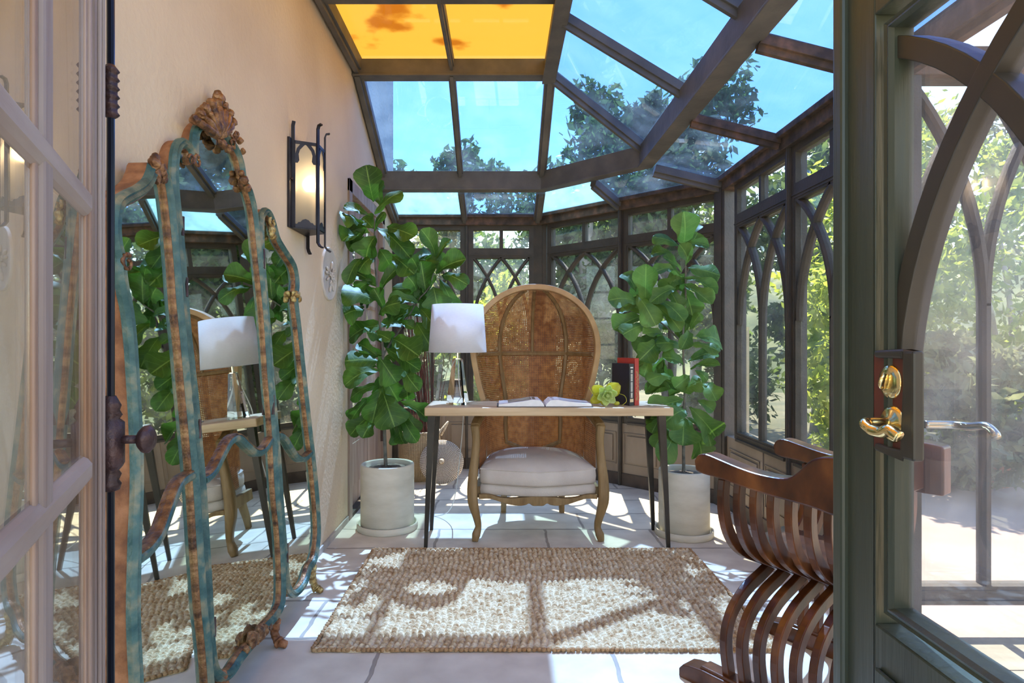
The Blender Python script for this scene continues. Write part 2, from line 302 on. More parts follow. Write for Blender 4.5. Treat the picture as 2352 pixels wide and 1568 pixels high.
# ------------------------------------------------------------------ gothic windows
def arc_pts(u0, u1, v0, v1, n=12):
    """pointed-arch limb: starts upright at (u0,v0), ends at (u1,v1)"""
    du = abs(u1-u0); H = v1-v0; Rr = (H*H+du*du)/(2*du); th = math.asin(min(1, H/Rr)) if Rr >= H else PI - math.asin(H/Rr)
    if Rr < du: th = PI - th
    sg = 1 if u1 > u0 else -1
    return [(u0+sg*Rr*(1-math.cos(th*i/n)), v0+Rr*math.sin(th*i/n)) for i in range(n+1)]
nwin = [0]
def gothic_window(A, B, u0, u1, z0=0.53, z1=1.84, spring=1.22, transom=True, fr=0.045, label='', mu=0.028, zt=2.09, mm=None, gm=None, depth=0.05, zb=None):
    """u0..u1 = clear glass along the wall; frame of width fr around it"""
    mm = mm or m_frame; gm = gm or m_glass
    A_, t, n, L = along(A, B); nwin[0] += 1
    W = lambda u, z, d=0.0: A_ + t*u + n*d + V(0, 0, z)
    top = zt if transom else z1
    root = empty('window_%d' % nwin[0], W((u0+u1)/2, (zb or z0)-fr), label, None, kind='structure')
    def rect(b, ua, ub, za, zb_, d0, d1): b.prism([W(ua,za,d0), W(ub,za,d0), W(ub,zb_,d0), W(ua,zb_,d0)], n*(d1-d0))
    b = MB(); rect(b, u0-fr, u0, z0-fr, top+0.04, 0, depth+.01); rect(b, u1, u1+fr, z0-fr, top+0.04, 0, depth+.01)
    rect(b, u0, u1, z0-fr, z0, 0.0, depth+.01); rect(b, u0-.006, u1+.006, z0-fr-.012, z0-fr+.004, -0.012, 0.0)
    rect(b, u0, u1, top, top+0.04, 0, depth+.01)
    if transom: rect(b, u0, u1, z1, z1+0.09, 0, depth+.01); rect(b, u0-fr, u1+fr, z1+0.028, z1+0.036, -0.004, 0)
    for (ua, ub, za, zb_) in ((u0-fr*.45, u0-fr*.3, z0-fr*.4, z1+fr*.4), (u1+fr*.3, u1+fr*.45, z0-fr*.4, z1+fr*.4), (u0-fr*.3, u1+fr*.3, z0-fr*.42, z0-fr*.28), (u0-fr*.3, u1+fr*.3, z1+fr*.28, z1+fr*.42)): rect(b, ua, ub, za, zb_, -0.004, 0)
    b.build('window_frame', mm, root)
    b = MB(); c = (u0+u1)/2; w_ = u1-u0; prof = [(-mu/2, 0.012), (-mu*.25, 0.0), (mu*.25, 0.0), (mu/2, 0.012), (mu/2, depth-.008), (-mu/2, depth-.008)]
    for ki, (ua, ub) in enumerate(((u0, c), (c, u0), (c, u1), (u1, c))):
        b.sweep([W(u, z, .0006*(ki % 2)) for u, z in arc_pts(ua, ub, spring, z1+.008)], prof, n)
    b.sweep([W(c, z0), W(c, spring+.01)], prof, n)
    b.build('tracery', mm, root)
    if transom: b = MB(); rect(b, c-.016, c+.016, z1+.09, top, 0.006, depth); b.build('transom_bar', mm, root)
    b = MB(); rect(b, u0+.001, u1-.001, z0+.001, z1-.001, depth*.55, depth*.55+.004); b.build('pane', gm, root)
    if transom:
        for (ua, ub) in ((u0+.001, c-.017), (c+.017, u1-.001)): b = MB(); rect(b, ua, ub, z1+.091, top-.001, depth*.55, depth*.55+.004); b.build('transom_pane', gm, root)
    return root
A, B = walls['back']
gothic_window(A, B, XL*-1-0.85, 0.595, label='gothic window in the back wall beside the plaster wall, behind the tall fig')
gothic_window(A, B, 0.71, 1.20, label='gothic window in the back wall above the canopy chair')
A, B = walls['diagonal']
gothic_window(A, B, 0.134, 0.816, label='gothic window in the angled wall nearer the canopy chair')
gothic_window(A, B, 0.908, 1.598, label='gothic window in the angled wall behind the right fig')
A, B = walls['right']
gothic_window(A, B, 0.229, 0.884, label='gothic window in the right wall nearest the corner')
gothic_window(A, B, 1.00, 1.655, label='gothic window in the right wall beside the green door')
A, B = walls['front_right']
gothic_window(A, B, 0.06, 0.66, z0=0.17, z1=2.12, spring=1.25, transom=False, label='tall gothic window seen through the glass of the green door', fr=0.055, mu=0.035)

# posts between the windows and at the corners
def post(name, x, y, wd, dp, rz, z1=EZ, m=m_frame, label=None):
    b = MB(); c, s_ = math.cos(rz), math.sin(rz)
    def q(w2, d2): return [V(x + c*a - s_*bb, y + s_*a + c*bb, 0) for a, bb in ((-w2, -d2), (w2, -d2), (w2, d2), (-w2, d2))]
    b.prism(q(wd/2, dp/2), (0, 0, z1)); b.prism(q(wd/2*0.55, dp/2+.006), (0, 0, z1-.001))
    return tag(b.build(name, m, bevel=0.003), label, kind='structure')
post('trim_1', -0.925, YB+0.03, 0.05, 0.07, 0, label='post at the end of the plaster wall')
post('trim_2', -0.298, YB+0.03, 0.024, 0.09, 0, label='slim post between the back windows')
post('trim_3', 0.338, YB+0.035, 0.16, 0.09, R(-22), label='corner post behind the canopy chair')
post('trim_4', 0.34+0.862*.7071, YB-0.862*.7071+0.03, 0.028, 0.09, R(-45), label='post in the middle of the angled wall')
post('trim_5', XR+0.01, 4.125, 0.10, 0.11, R(-67), label='wide corner post behind the right fig')
post('trim_6', XR+0.03, 3.178, 0.025, 0.09, R(90), label='post between the right wall windows')
post('trim_7', XR+0.03, 2.355, 0.10, 0.11, R(90), label='end post of the right wall')
# wall band above the windows up to the eave
for i, (nm, (A, B)) in enumerate(walls.items()):
    b = MB(); p, ax = wall_strip(A, B, 2.128, 2.20, -0.03, 0.075); b.prism(p, ax); p, ax = wall_strip(A, B, 2.19, 2.225, -0.055, 0.09); b.prism(p, ax)
    tag(b.build('trim_%d' % (8+i), m_rust, bevel=0.004), 'rusty eave beam over the %s windows' % nm.replace('_', ' '), kind='structure')

# ------------------------------------------------------------------ glass roof
roof = empty('ceiling', (0, 3, 2.2), 'glazed conservatory roof of painted steel with blue and amber glass', None, kind='structure')
RZ0, RZ1 = 2.32, 2.44; KY, KZ, RX, RIX = 3.90, 2.84, 1.0, 0.31
e_bl, e_br, e_c = V(XL, YB-.03, EZ+.03), V(0.335, YB-.03, EZ+.03), V(XR-.02, 4.11, EZ+.03)
r_bl, r_br, r_c = V(XL, 4.77, RZ0), V(0.325, 4.77, RZ0), V(RX, 4.11, RZ0)
up = V(0, 0, RZ1-RZ0); YF = 0.6
kl, kr = V(XL, KY, KZ), V(RIX, KY, KZ)
def beam(pts, wd, ht, name='beam', m=m_roofm):
    b = MB(); pts = [Vector(p) for p in pts]
    b.sweep(pts, [(-wd/2, -ht), (wd/2, -ht), (wd/2, 0), (-wd/2, 0)], (0, 0, 1)); b.sweep(pts, [(-wd/2-.012, -ht-.012), (wd/2+.012, -ht-.012), (wd/2+.012, -ht), (-wd/2-.012, -ht)], (0, 0, 1))
    return b.build(name, m, roof, bevel=0.002)
beam([r_bl+up+V(0,-.02,.0), r_br+up+V(0,-.02,0), r_c+up+V(-.02,0,0), V(RX-.02, YF, RZ1)], 0.078, 0.135, 'ring_beam')
beam([kr+V(0,.02,.07), V(RIX, YF, KZ+.07)], 0.06, 0.12, 'ridge_beam')
beam([kl+V(0,0,.08), kr+V(.02,0,.08)], 0.07, 0.10, 'purlin')
beam([V(XL, 3.08, 2.92), V(RIX, 3.08, 2.92)], 0.05, 0.06, 'purlin')
beam([V(XL, 1.9, 2.92), V(RIX, 1.9, 2.92)], 0.05, 0.06, 'purlin')
def rafter(a, b_, wd=0.05, ht=0.05, name='rafter', m=m_roofm):
    a, b_ = Vector(a), Vector(b_); q = MB(); d = (b_-a).normalized(); nn = V(0,0,1)-d*d.z; nn.normalize()
    q.bar(a-nn*ht/2, b_-nn*ht/2, wd, ht, nn); q.bar(a-nn*(ht+.012), b_-nn*(ht+.012), wd*.5, .03, nn)
    return q.build(name, m, roof, bevel=0.0015)
lerp = lambda a, b_, t: a + (b_-a)*t
# back slope
o1 = V(XL+.03, 0, 0); xm = -0.315
for (x0) in (XL+.03, xm, RIX+.01):
    rafter(V(x0, YB-.03, EZ+.04), V(x0, 4.82, RZ0+.01), 0.05 if x0 == xm else 0.07)
    rafter(V(x0, 4.76, RZ1+.01), V(x0, KY, KZ+.03), 0.045 if x0 == xm else 0.07)
rafter(V(XL+.03, KY, KZ+.09), V(XL+.03, YF, KZ+.09), .06, .08); rafter(V(xm, KY, KZ+.09), V(xm, YF, KZ+.09), .035, .06)
# angled slope
mid_e, mid_r = lerp(e_br, e_c, .5), lerp(r_br, r_c, .5)
rafter(mid_e, lerp(mid_e, mid_r, .90), .05); rafter(e_c, lerp(e_c, r_c, .90), .065); rafter(r_c+up, kr+V(0,0,.04), .05)
# right slope
LY = (3.24, 2.40, 1.56); UY = (3.20, 2.42, 1.6)
for y in LY: rafter(V(XR-.02, y, EZ+.04), V(RX+.03, y, RZ0+.01), .05, .045, m=m_rust)
for y in UY: rafter(V(RX, y, RZ1+.01), V(RIX, y, KZ+.03), .045, .045)
rafter(V(XR-.02, YF, EZ+.04), V(XR-.02, 2.3, EZ+.04), .07, .09, 'eave_beam', m_rust)
for z0, z1, m_ in ((RZ0-.02, RZ0+.02, m_rust),):
    pass
def pane(pts, m, name='roof_pane', th=.006):
    b = MB(); pts = [Vector(p) for p in pts]; n = (pts[1]-pts[0]).cross(pts[2]-pts[0]).normalized(); b.prism(pts, n*th); return b.build(name, m, roof)
zz = V(0, 0, .012)
pane([V(XL, YB-.03, EZ+.04), V(xm, YB-.03, EZ+.04), V(xm, 4.78, RZ0+.01), V(XL, 4.78, RZ0+.01)], m_frost, 'whitened_pane')
pane([V(xm, YB-.03, EZ+.04), e_br+zz, r_br+zz, V(xm, 4.78, RZ0+.01)], m_roofg)
pane([e_br+zz, mid_e+zz, mid_r+zz, r_br+zz], m_frost, 'whitened_pane')
pane([mid_e+zz, e_c+zz, r_c+zz, mid_r+zz], m_roofg)
pane([V(XL, 4.76, RZ1+.01), V(xm, 4.76, RZ1+.01), V(xm, KY, KZ+.03), V(XL, KY, KZ+.03)], m_roofg)
pane([V(xm, 4.76, RZ1+.01), r_br+up+zz, kr+V(0,0,.03), V(xm, KY, KZ+.03)], m_roofg)
pane([r_br+up+zz, r_c+up+zz, kr+V(0,0,.03)], m_roofg)
ys = (4.11,)+LY+(YF,)
for i in range(len(ys)-1): pane([V(XR-.01, ys[i], EZ+.045), V(XR-.01, ys[i+1], EZ+.045), V(RX, ys[i+1], RZ0+.015), V(RX, ys[i], RZ0+.015)], m_roofg)
ys = (4.11,)+UY+(YF,)
for i in range(len(ys)-1): pane([V(RX, ys[i], RZ1+.015), V(RX, ys[i+1], RZ1+.015), V(RIX, ys[i+1], KZ+.035), V(RIX, KY if i == 0 else ys[i], KZ+.035)], m_roofg)
for (ya, yb) in ((KY, 3.08), (3.08, 1.9), (1.9, YF)):
    for (xa, xb) in ((XL, xm), (xm, RIX)): pane([V(xa, ya, KZ+.10), V(xb, ya, KZ+.10), V(xb, yb, KZ+.10), V(xa, yb, KZ+.10)], m_amber, 'amber_pane')

# ------------------------------------------------------------------ materials for the furnishings
m_jute = mat('jute_braid', (0.36, 0.20, 0.085), (0.76, 0.62, 0.42), 0.9, scale=42, bump=0.6, bscale=220, c3=(0.60, 0.43, 0.245), lo=0.3, hi=0.62)
m_jutee = mat('jute_edge', (0.36, 0.19, 0.08), (0.52, 0.32, 0.16), 0.9, scale=60, bump=0.6, bscale=200)
m_desk = mat('light_oiled_plank', (0.45, 0.30, 0.165), (0.67, 0.50, 0.32), 0.5, scale=7, stretch=(0.35, 3, 5), bump=0.08, bscale=20, c3=(0.57, 0.405, 0.24), lo=0.3, hi=0.7)
m_deskleg = mat('blackened_steel_leg', (0.035, 0.03, 0.026), (0.055, 0.048, 0.04), 0.4, metal=0.5, scale=8)
m_oak = mat('limed_carved_oak', (0.17, 0.095, 0.030), (0.31, 0.20, 0.09), 0.55, scale=9, stretch=(3, 3, 0.6), bump=0.25, bscale=30, c3=(0.24, 0.145, 0.055), lo=0.3, hi=0.7)
m_oakl = mat('pale_oak_hoop', (0.36, 0.20, 0.08), (0.52, 0.33, 0.15), 0.5, scale=7, stretch=(1, 3, 1), bump=0.2, bscale=25)
m_linen = mat('cream_linen', (0.52, 0.45, 0.41), (0.62, 0.55, 0.50), 0.9, scale=5, bump=0.25, bscale=260, stretch=(1, 1, 1))
m_walnut = mat('glossy_walnut', (0.035, 0.010, 0.004), (0.20, 0.068, 0.018), 0.30, scale=8, stretch=(1.4, 1.4, 0.8), bump=0.06, spec=.35, c3=(0.095, 0.029, 0.009), lo=0.3, hi=0.72)
m_concrete = mat('pale_sand_ceramic', (0.58, 0.55, 0.45), (0.70, 0.67, 0.57), 0.75, scale=5, stretch=(1, 1, 3), bump=0.1, bscale=60)
m_soil = mat('dry_potting_soil', (0.10, 0.085, 0.07), (0.24, 0.20, 0.17), 0.95, scale=30, bump=0.9, bscale=60)
m_bark = mat('grey_fig_bark', (0.10, 0.10, 0.085), (0.22, 0.21, 0.18), 0.8, scale=20, bump=0.4)
m_teal = mat('worn_teal_paint', (0.022, 0.075, 0.072), (0.25, 0.22, 0.13), 0.42, scale=18, bump=0.35, bscale=60, c3=(0.06, 0.125, 0.105), lo=0.36, hi=0.66, detail=8)
m_gilt = mat('worn_copper_gilding', (0.05, 0.02, 0.012), (0.40, 0.21, 0.085), 0.40, metal=0.35, scale=34, bump=0.6, bscale=80, c3=(0.22, 0.095, 0.035), lo=0.3, hi=0.68)
m_giltg = mat('old_gold_leaf', (0.22, 0.12, 0.03), (0.55, 0.42, 0.17), 0.35, metal=0.5, scale=40, bump=0.5, bscale=70, c3=(0.38, 0.24, 0.08))
m_clay = mat('rust_brown_frame_side', (0.17, 0.06, 0.022), (0.40, 0.17, 0.07), 0.7, scale=22, bump=0.4, bscale=60, c3=(0.28, 0.11, 0.04))
m_mirror = mat('aged_mirror', (0.66, 0.71, 0.60), (0.76, 0.80, 0.72), 0.015, metal=1.0, scale=5, detail=8)
m_white = mat('white_plaster_relief', (0.50, 0.45, 0.40), (0.60, 0.55, 0.50), 0.8, scale=9, bump=0.1)

def cane_mat():
    m = bpy.data.materials.new('woven_cane'); m.use_nodes = True; n = m.node_tree.nodes; l = m.node_tree.links; b = n['Principled BSDF']
    tc = n.new('ShaderNodeTexCoord'); mp = n.new('ShaderNodeMapping'); k = 1/0.0115; mp.inputs['Scale'].default_value = (k, k, k); l.new(tc.outputs['UV'], mp.inputs[0])
    fr = n.new('ShaderNodeVectorMath'); fr.operation = 'FRACTION'; l.new(mp.outputs[0], fr.inputs[0])
    sb = n.new('ShaderNodeVectorMath'); sb.operation = 'SUBTRACT'; sb.inputs[1].default_value = (0.5, 0.5, 0); l.new(fr.outputs[0], sb.inputs[0])
    sp = n.new('ShaderNodeSeparateXYZ'); l.new(sb.outputs[0], sp.inputs[0])
    cx = n.new('ShaderNodeCombineXYZ'); l.new(sp.outputs[0], cx.inputs[0]); l.new(sp.outputs[1], cx.inputs[1])
    ln = n.new('ShaderNodeVectorMath'); ln.operation = 'LENGTH'; l.new(cx.outputs[0], ln.inputs[0])
    lt = n.new('ShaderNodeMath'); lt.operation = 'LESS_THAN'; lt.inputs[1].default_value = 0.215; l.new(ln.outputs['Value'], lt.inputs[0])
    nz = n.new('ShaderNodeTexNoise'); nz.inputs['Scale'].default_value = 30; l.new(tc.outputs['Object'], nz.inputs[0])
    rp = n.new('ShaderNodeValToRGB'); rp.color_ramp.elements[0].position = .35; rp.color_ramp.elements[0].color = (0.26, 0.085, 0.02, 1); rp.color_ramp.elements[1].position = .65; rp.color_ramp.elements[1].color = (0.44, 0.17, 0.045, 1)
    l.new(nz.outputs[0], rp.inputs[0]); l.new(rp.outputs[0], b.inputs['Base Color']); b.inputs['Roughness'].default_value = 0.5
    wv = n.new('ShaderNodeMath'); wv.operation = 'ADD'; bp = n.new('ShaderNodeBump'); bp.inputs['Strength'].default_value = 0.6; bp.inputs['Distance'].default_value = 0.002
    l.new(ln.outputs['Value'], bp.inputs['Height']); l.new(bp.outputs[0], b.inputs['Normal']); n.remove(wv)
    tl = n.new('ShaderNodeBsdfTranslucent'); l.new(rp.outputs[0], tl.inputs[0]); m1 = n.new('ShaderNodeMixShader'); m1.inputs[0].default_value = 0.25; l.new(b.outputs[0], m1.inputs[1]); l.new(tl.outputs[0], m1.inputs[2])
    tr = n.new('ShaderNodeBsdfTransparent'); mx = n.new('ShaderNodeMixShader'); l.new(lt.outputs[0], mx.inputs[0]); l.new(m1.outputs[0], mx.inputs[1]); l.new(tr.outputs[0], mx.inputs[2])
    l.new(mx.outputs[0], n['Material Output'].inputs[0]); return m
m_cane = cane_mat()

def leaf_mat(name, a, b_, c_, tr=0.30, rough=0.38):
    m = mat(name, a, b_, rough, scale=7, c3=c_, lo=0.3, hi=0.7, detail=3); n = m.node_tree.nodes; l = m.node_tree.links; b = n['Principled BSDF']
    tl = n.new('ShaderNodeBsdfTranslucent'); src = b.inputs['Base Color'].links[0].from_socket
    hs = n.new('ShaderNodeHueSaturation'); hs.inputs['Value'].default_value = 1.7; hs.inputs['Hue'].default_value = 0.485; l.new(src, hs.inputs['Color']); l.new(hs.outputs[0], tl.inputs[0])
    mx = n.new('ShaderNodeMixShader'); mx.inputs[0].default_value = tr; l.new(b.outputs[0], mx.inputs[1]); l.new(tl.outputs[0], mx.inputs[2]); l.new(mx.outputs[0], n['Material Output'].inputs[0]); return m

# ------------------------------------------------------------------ rug
def make_rug():
    x0, x1, y0, y1 = -0.675, 1.005, 2.17, 3.222; nx_, ny_ = 66, 48; K = 6
    NX, NY = nx_*K+1, ny_*K+1
    u = np.linspace(0, nx_, NX); v = np.linspace(0, ny_, NY); U, W_ = np.meshgrid(u, v)
    j = np.floor(W_*0.9999).astype(int); ii = np.floor(U*0.9999).astype(int)
    amp = rng.uniform(0.7, 1.25, (ny_, nx_))[np.clip(j, 0, ny_-1), np.clip(ii, 0, nx_-1)]
    h = (np.abs(np.sin(PI*U))**0.7)*(np.abs(np.sin(PI*(W_ + 0.18*np.sin(PI*U))))**0.6)*0.0125*amp + 0.005
    h += rng.normal(0, 0.0006, h.shape); edge = np.minimum(np.minimum(U, nx_-U), np.minimum(W_, ny_-W_)); h[edge < 0.01] = 0.001
    X = x0 + (x1-x0)*U/nx_; Y = y0 + (y1-y0)*W_/ny_
    r_ = 0.035; X += 0.004*np.sin(Y*40) + 0.006*np.sin(Y*9); Y += 0.003*np.sin(X*50) + 0.005*np.sin(X*5+1)
    cx_ = (x0+x1)/2; tY = (Y-y0)/(y1-y0)
    co = np.stack([X-cx_, Y-(y0+y1)/2, h], -1).reshape(-1, 3); me = bpy.data.meshes.new('rug')
    idx = np.arange(NX*NY).reshape(NY, NX); q = np.stack([idx[:-1,:-1], idx[:-1,1:], idx[1:,1:], idx[1:,:-1]], -1).reshape(-1, 4)
    me.from_pydata(co.tolist(), [], q.tolist()); me.polygons.foreach_set('use_smooth', [True]*len(me.polygons)); me.materials.append(m_jute)
    root = empty('rug', (cx_, (y0+y1)/2, 0), 'chunky woven jute rug lying on the stone floor in front of the desk', 'rug')
    o = bpy.data.objects.new('woven_field', me); C.objects.link(o); o.parent = root; ORG[o.name] = ORG[root.name]
    e = MB(); 
    def edge_line(a, b_, nseg):
        for k in range(nseg):
            p = V(*a, 0).lerp(V(*b_, 0), (k+.5)/nseg); L = (V(*b_, 0)-V(*a, 0)).length/nseg; dr = (V(*b_, 0)-V(*a, 0)).normalized()
            rot = dr.to_track_quat('X', 'Z').to_matrix() @ Matrix.Rotation(R(28), 3, 'Z'); e.ball(p+V(random.uniform(-.002,.002), random.uniform(-.002,.002), .0085), 1, 6, (L*.72, .0085, .0085), rot)
    edge_line((x0, y0), (x1, y0), 96); edge_line((x1, y0), (x1, y1), 60); edge_line((x0, y0), (x0, y1), 60); edge_line((x0, y1), (x1, y1), 90)
    e.build('braided_edge', m_jutee, root, smooth=True)
make_rug()

# ------------------------------------------------------------------ desk
DT = 0.758
dk = empty('desk', (0.255, 3.43, 0), 'long light wood plank desk on slim tapered black metal legs', 'desk')
b = MB(); b.box((-0.41, 3.25, DT-.046), (0.93, 3.62, DT)); b.build('desk_top', m_desk, dk, bevel=0.006)
for (xt, yt, xb, yb) in ((-.372, 3.27, -.404, 3.262), (-.378, 3.585, -.409, 3.578), (.868, 3.27, .904, 3.262), (.872, 3.585, .902, 3.578)):
    b = MB(); t, bo = 0.020, 0.0095
    b.add([(xb-bo,yb-bo,0),(xb+bo,yb-bo,0),(xb+bo,yb+bo,0),(xb-bo,yb+bo,0),(xt-t,yt-t,DT-.046),(xt+t,yt-t,DT-.046),(xt+t,yt+t,DT-.046),(xt-t,yt+t,DT-.046)],
          [(0,3,2,1),(4,5,6,7),(0,1,5,4),(1,2,6,5),(2,3,7,6),(3,0,4,7)]); b.build('leg', m_deskleg, dk, bevel=0.001)

# ------------------------------------------------------------------ canopy chair
XC = 0.208
ch = empty('canopy_chair', (XC, 3.65, 0), 'tall hooded armchair of carved oak and woven cane with cream linen cushion', 'chair')
RIMW = [(0.40, .300), (0.645, .315), (0.70, .300), (0.756, .312), (0.85, .338), (0.94, .358), (1.03, .374), (1.10, .376), (1.16, .368), (1.229, .345), (1.29, .312), (1.345, .262), (1.39, .20), (1.42, .135), (1.437, .07), (1.442, 0.0)]
def rimw(z):
    for (a, wa), (c_, wc) in zip(RIMW, RIMW[1:]):
        if a <= z <= c_: return wa + (wc-wa)*(z-a)/(c_-a)
    return 0.0
hoop = cr([V(XC-w_, 3.66-(.05 if z < .7 else 0), z) for z, w_ in RIMW[2:]] + [V(XC+w_, 3.66-(.05 if z < .7 else 0), z) for z, w_ in RIMW[2:-1]][::-1], 4)
MB().sweep(hoop, [(-.016, -.03), (.016, -.03), (.018, .022), (-.018, .026)], (0, 1, 0)).build('hoop', m_oakl, ch, smooth=False, bevel=0.004)
ZT = 1.428
def shell(z, a, inset=0.0):
    """point on the back shell: a from -90 (left rim) to 90"""
    w_ = max(rimw(z)-.012-inset, 0.001); dep = (.33 if z < 1.02 else .33*math.sqrt(max(0, 1-((z-1.02)/(ZT-1.02))**2.2))) - inset
    y0 = 3.66
    if z < 0.66: y0 = 3.64
    return V(XC + w_*math.sin(a), y0 + max(dep, 0)*math.cos(a), z)
zs = [.30+.03*i for i in range(25)] + [1.02+(ZT-1.02)*math.sin(PI/2*i/22) for i in range(1, 23)]
vs = []; uv = []; fs = []; NA = 36
for j, z in enumerate(zs):
    for i in range(NA+1):
        a = R(-90+180*i/NA); p = shell(z, a); vs.append(p)
        uv.append((XC+ a*.36 + (0), 0))
# arc-length uv
zarc = [0]
for j in range(1, len(zs)): zarc.append(zarc[-1] + (shell(zs[j], 0)-shell(zs[j-1], 0)).length)
uv = []
for j, z in enumerate(zs):
    hw_ = max(rimw(z), .03)
    for i in range(NA+1): uv.append((1 + R(-90+180*i/NA)*min(.34, .10+.66*hw_), zarc[j]))
for j in range(len(zs)-1):
    for i in range(NA): fs.append((j*(NA+1)+i, j*(NA+1)+i+1, (j+1)*(NA+1)+i+1, (j+1)*(NA+1)+i))
o = MB().add(vs, fs, uv).build('cane_hood', m_cane, ch, smooth=True)
# side cane between arm posts and shell
for sgn in (-1, 1):
    vs = []; uv = []; fs = []; nu, nv = 10, 10
    for j in range(nv+1):
        for i in range(nu+1):
            u_ = i/nu; pf = V(XC+sgn*.328, 3.42, 0); pb = V(XC+sgn*.295, 3.66, 0); p = pf.lerp(pb, u_); zt = .625+.055*u_ + (.03 if u_ > .8 else 0)
            p.z = .33 + (zt-.33)*j/nv; vs.append(p); uv.append((u_*.25, p.z))
    for j in range(nv):
        for i in range(nu): fs.append((j*(nu+1)+i, j*(nu+1)+i+1, (j+1)*(nu+1)+i+1, (j+1)*(nu+1)+i))
    MB().add(vs, fs, uv).build('side_cane', m_cane, ch, smooth=True)
    arm = cr([V(XC+sgn*.350, 3.385, .640), V(XC+sgn*.345, 3.44, .655), V(XC+sgn*.328, 3.53, .685), V(XC+sgn*.306, 3.61, .715), V(XC+sgn*.296, 3.65, .76)], 5)
    MB().sweep(arm, [(-.024, -.020), (.024, -.020), (.024, .012), (.014, .018), (-.014, .018), (-.024, .012)], lambda i: (0, -.3, 1)).build('arm', m_oak, ch, bevel=0.003)
# ribs and rails of the hood
def rib(a, z0, z1, name='rib', r=.014):
    zz_ = [z0+(z1-z0)*k/22 for k in range(23)] if z1 < 1.03 else [z0+(1.02-z0)*k/10 for k in range(11)] + [1.02+(z1-1.02)*math.sin(PI/2*k/14) for k in range(1, 15)]
    MB().tube([shell(z, R(a), .006) for z in zz_], r, 6).build(name, m_oak, ch)
for a in (-37, 37): rib(a, .33, ZT-.002)
rib(0, 1.045, ZT-.004, r=.011)
for z in (1.035, .70):
    rr_ = [shell(z - (0.03*abs(i/14) if z < 1 else 0), R(-88+176*(i+14)/28), .006) for i in range(-14, 15)]
    if z > 1: MB().tube(rr_, .015, 6).build('cross_rail', m_oak, ch)
    else:
        for q in (rr_[:9], rr_[-9:]): MB().tube(q, .011, 6).build('cross_rail', m_oak, ch)
# seat
def dshape(wf, wb, yf, yb, z, n_=10, bow=.02):
    pts = [V(XC-wf+2*wf*i/12, yf - bow*math.sin(PI*i/12), z) for i in range(13)]
    pts += [V(XC+wb*math.cos(PI*i/n_), yb-.2+.2*math.sin(PI*i/n_), z) for i in range(n_+1)]
    return pts
def pad(name, z0, z1, crown, wf, wb, yf, yb, bow, sag=0.0):
    prof = [(0, .90, 0), (.22, 1.0, .0), (.5, 1.02, 0), (.78, 1.0, 0), (1, .93, 0)]; rings = []
    cx_, cy_ = XC, (yf+yb)/2
    base = dshape(wf, wb, yf, yb, 0, bow=bow); N = len(base); vs = []
    for h_, s_, _ in [(0, .90, 0), (.12, .985, 0), (.5, 1.015, 0), (.88, .985, 0), (1, .93, 0)]:
        for p in base:
            f = max(0, 1-abs(p.x-cx_)/wf) * (1 if p.y < cy_ else 0); vs.append(V(cx_+(p.x-cx_)*(1-(1-s_)*.35), cy_+(p.y-cy_)*(1-(1-s_)*.35), z0+(z1-z0)*h_ - sag*f))
    for s_, c_ in ((.75, .62), (.45, .9), (.15, 1)):
        for p in base: vs.append(V(cx_+(p.x-cx_)*s_, cy_+(p.y-cy_)*s_, z1+crown*c_))
    R_ = 8; fs = [(j*N+i, j*N+(i+1) % N, (j+1)*N+(i+1) % N, (j+1)*N+i) for j in range(R_-1) for i in range(N)]
    fs.append(tuple(range(N))[::-1]); fs.append(tuple(range((R_-1)*N, R_*N))); ob = MB().add(vs, fs).build(name, m_linen, ch, smooth=True)
    return ob, vs[3*N:4*N]
o, seam = pad('seat_cushion', .318, .412, .050, .322, .285, 3.375, 3.93, .035, .012)
MB().tube([p+V(0,0,.003) for p in seam], .0042, 5, closed=True).build('piping', m_linen, o)
pad('seat_upholstery', .255, .318, .0, .322, .285, 3.39, 3.93, .02, .012)
# scalloped apron
top = [(-.33, .262), (-.27, .262), (-.22, .246), (-.15, .240), (-.08, .246), (0, .250)]; bot = [(0, .198), (-.03, .199), (-.05, .212), (-.07, .203), (-.11, .199), (-.17, .208), (-.22, .224), (-.27, .238), (-.33, .236)]
half = top[:-1]; tp = top + [(-x, z) for x, z in top[:-1]][::-1]; bt = [(-x, z) for x, z in bot[1:]][::-1]+[bot[0]]+bot[1:]
MB().prism([V(XC+x, 3.365+.0*abs(x), z) for x, z in cr([V(x, 0, z) for x, z in tp], 3) and [(p.x, p.z) for p in cr([V(x, 0, z) for x, z in tp], 3)] + [(p.x, p.z) for p in cr([V(x, 0, z) for x, z in bt], 3)]], (0, .035, 0)).build('apron', m_oak, ch, bevel=0.003)
for sgn in (-1, 1): MB().box((XC+sgn*.33-.014, 3.40, .235), (XC+sgn*.33+.014, 3.72, .30)).build('side_rail', m_oak, ch, bevel=0.003)
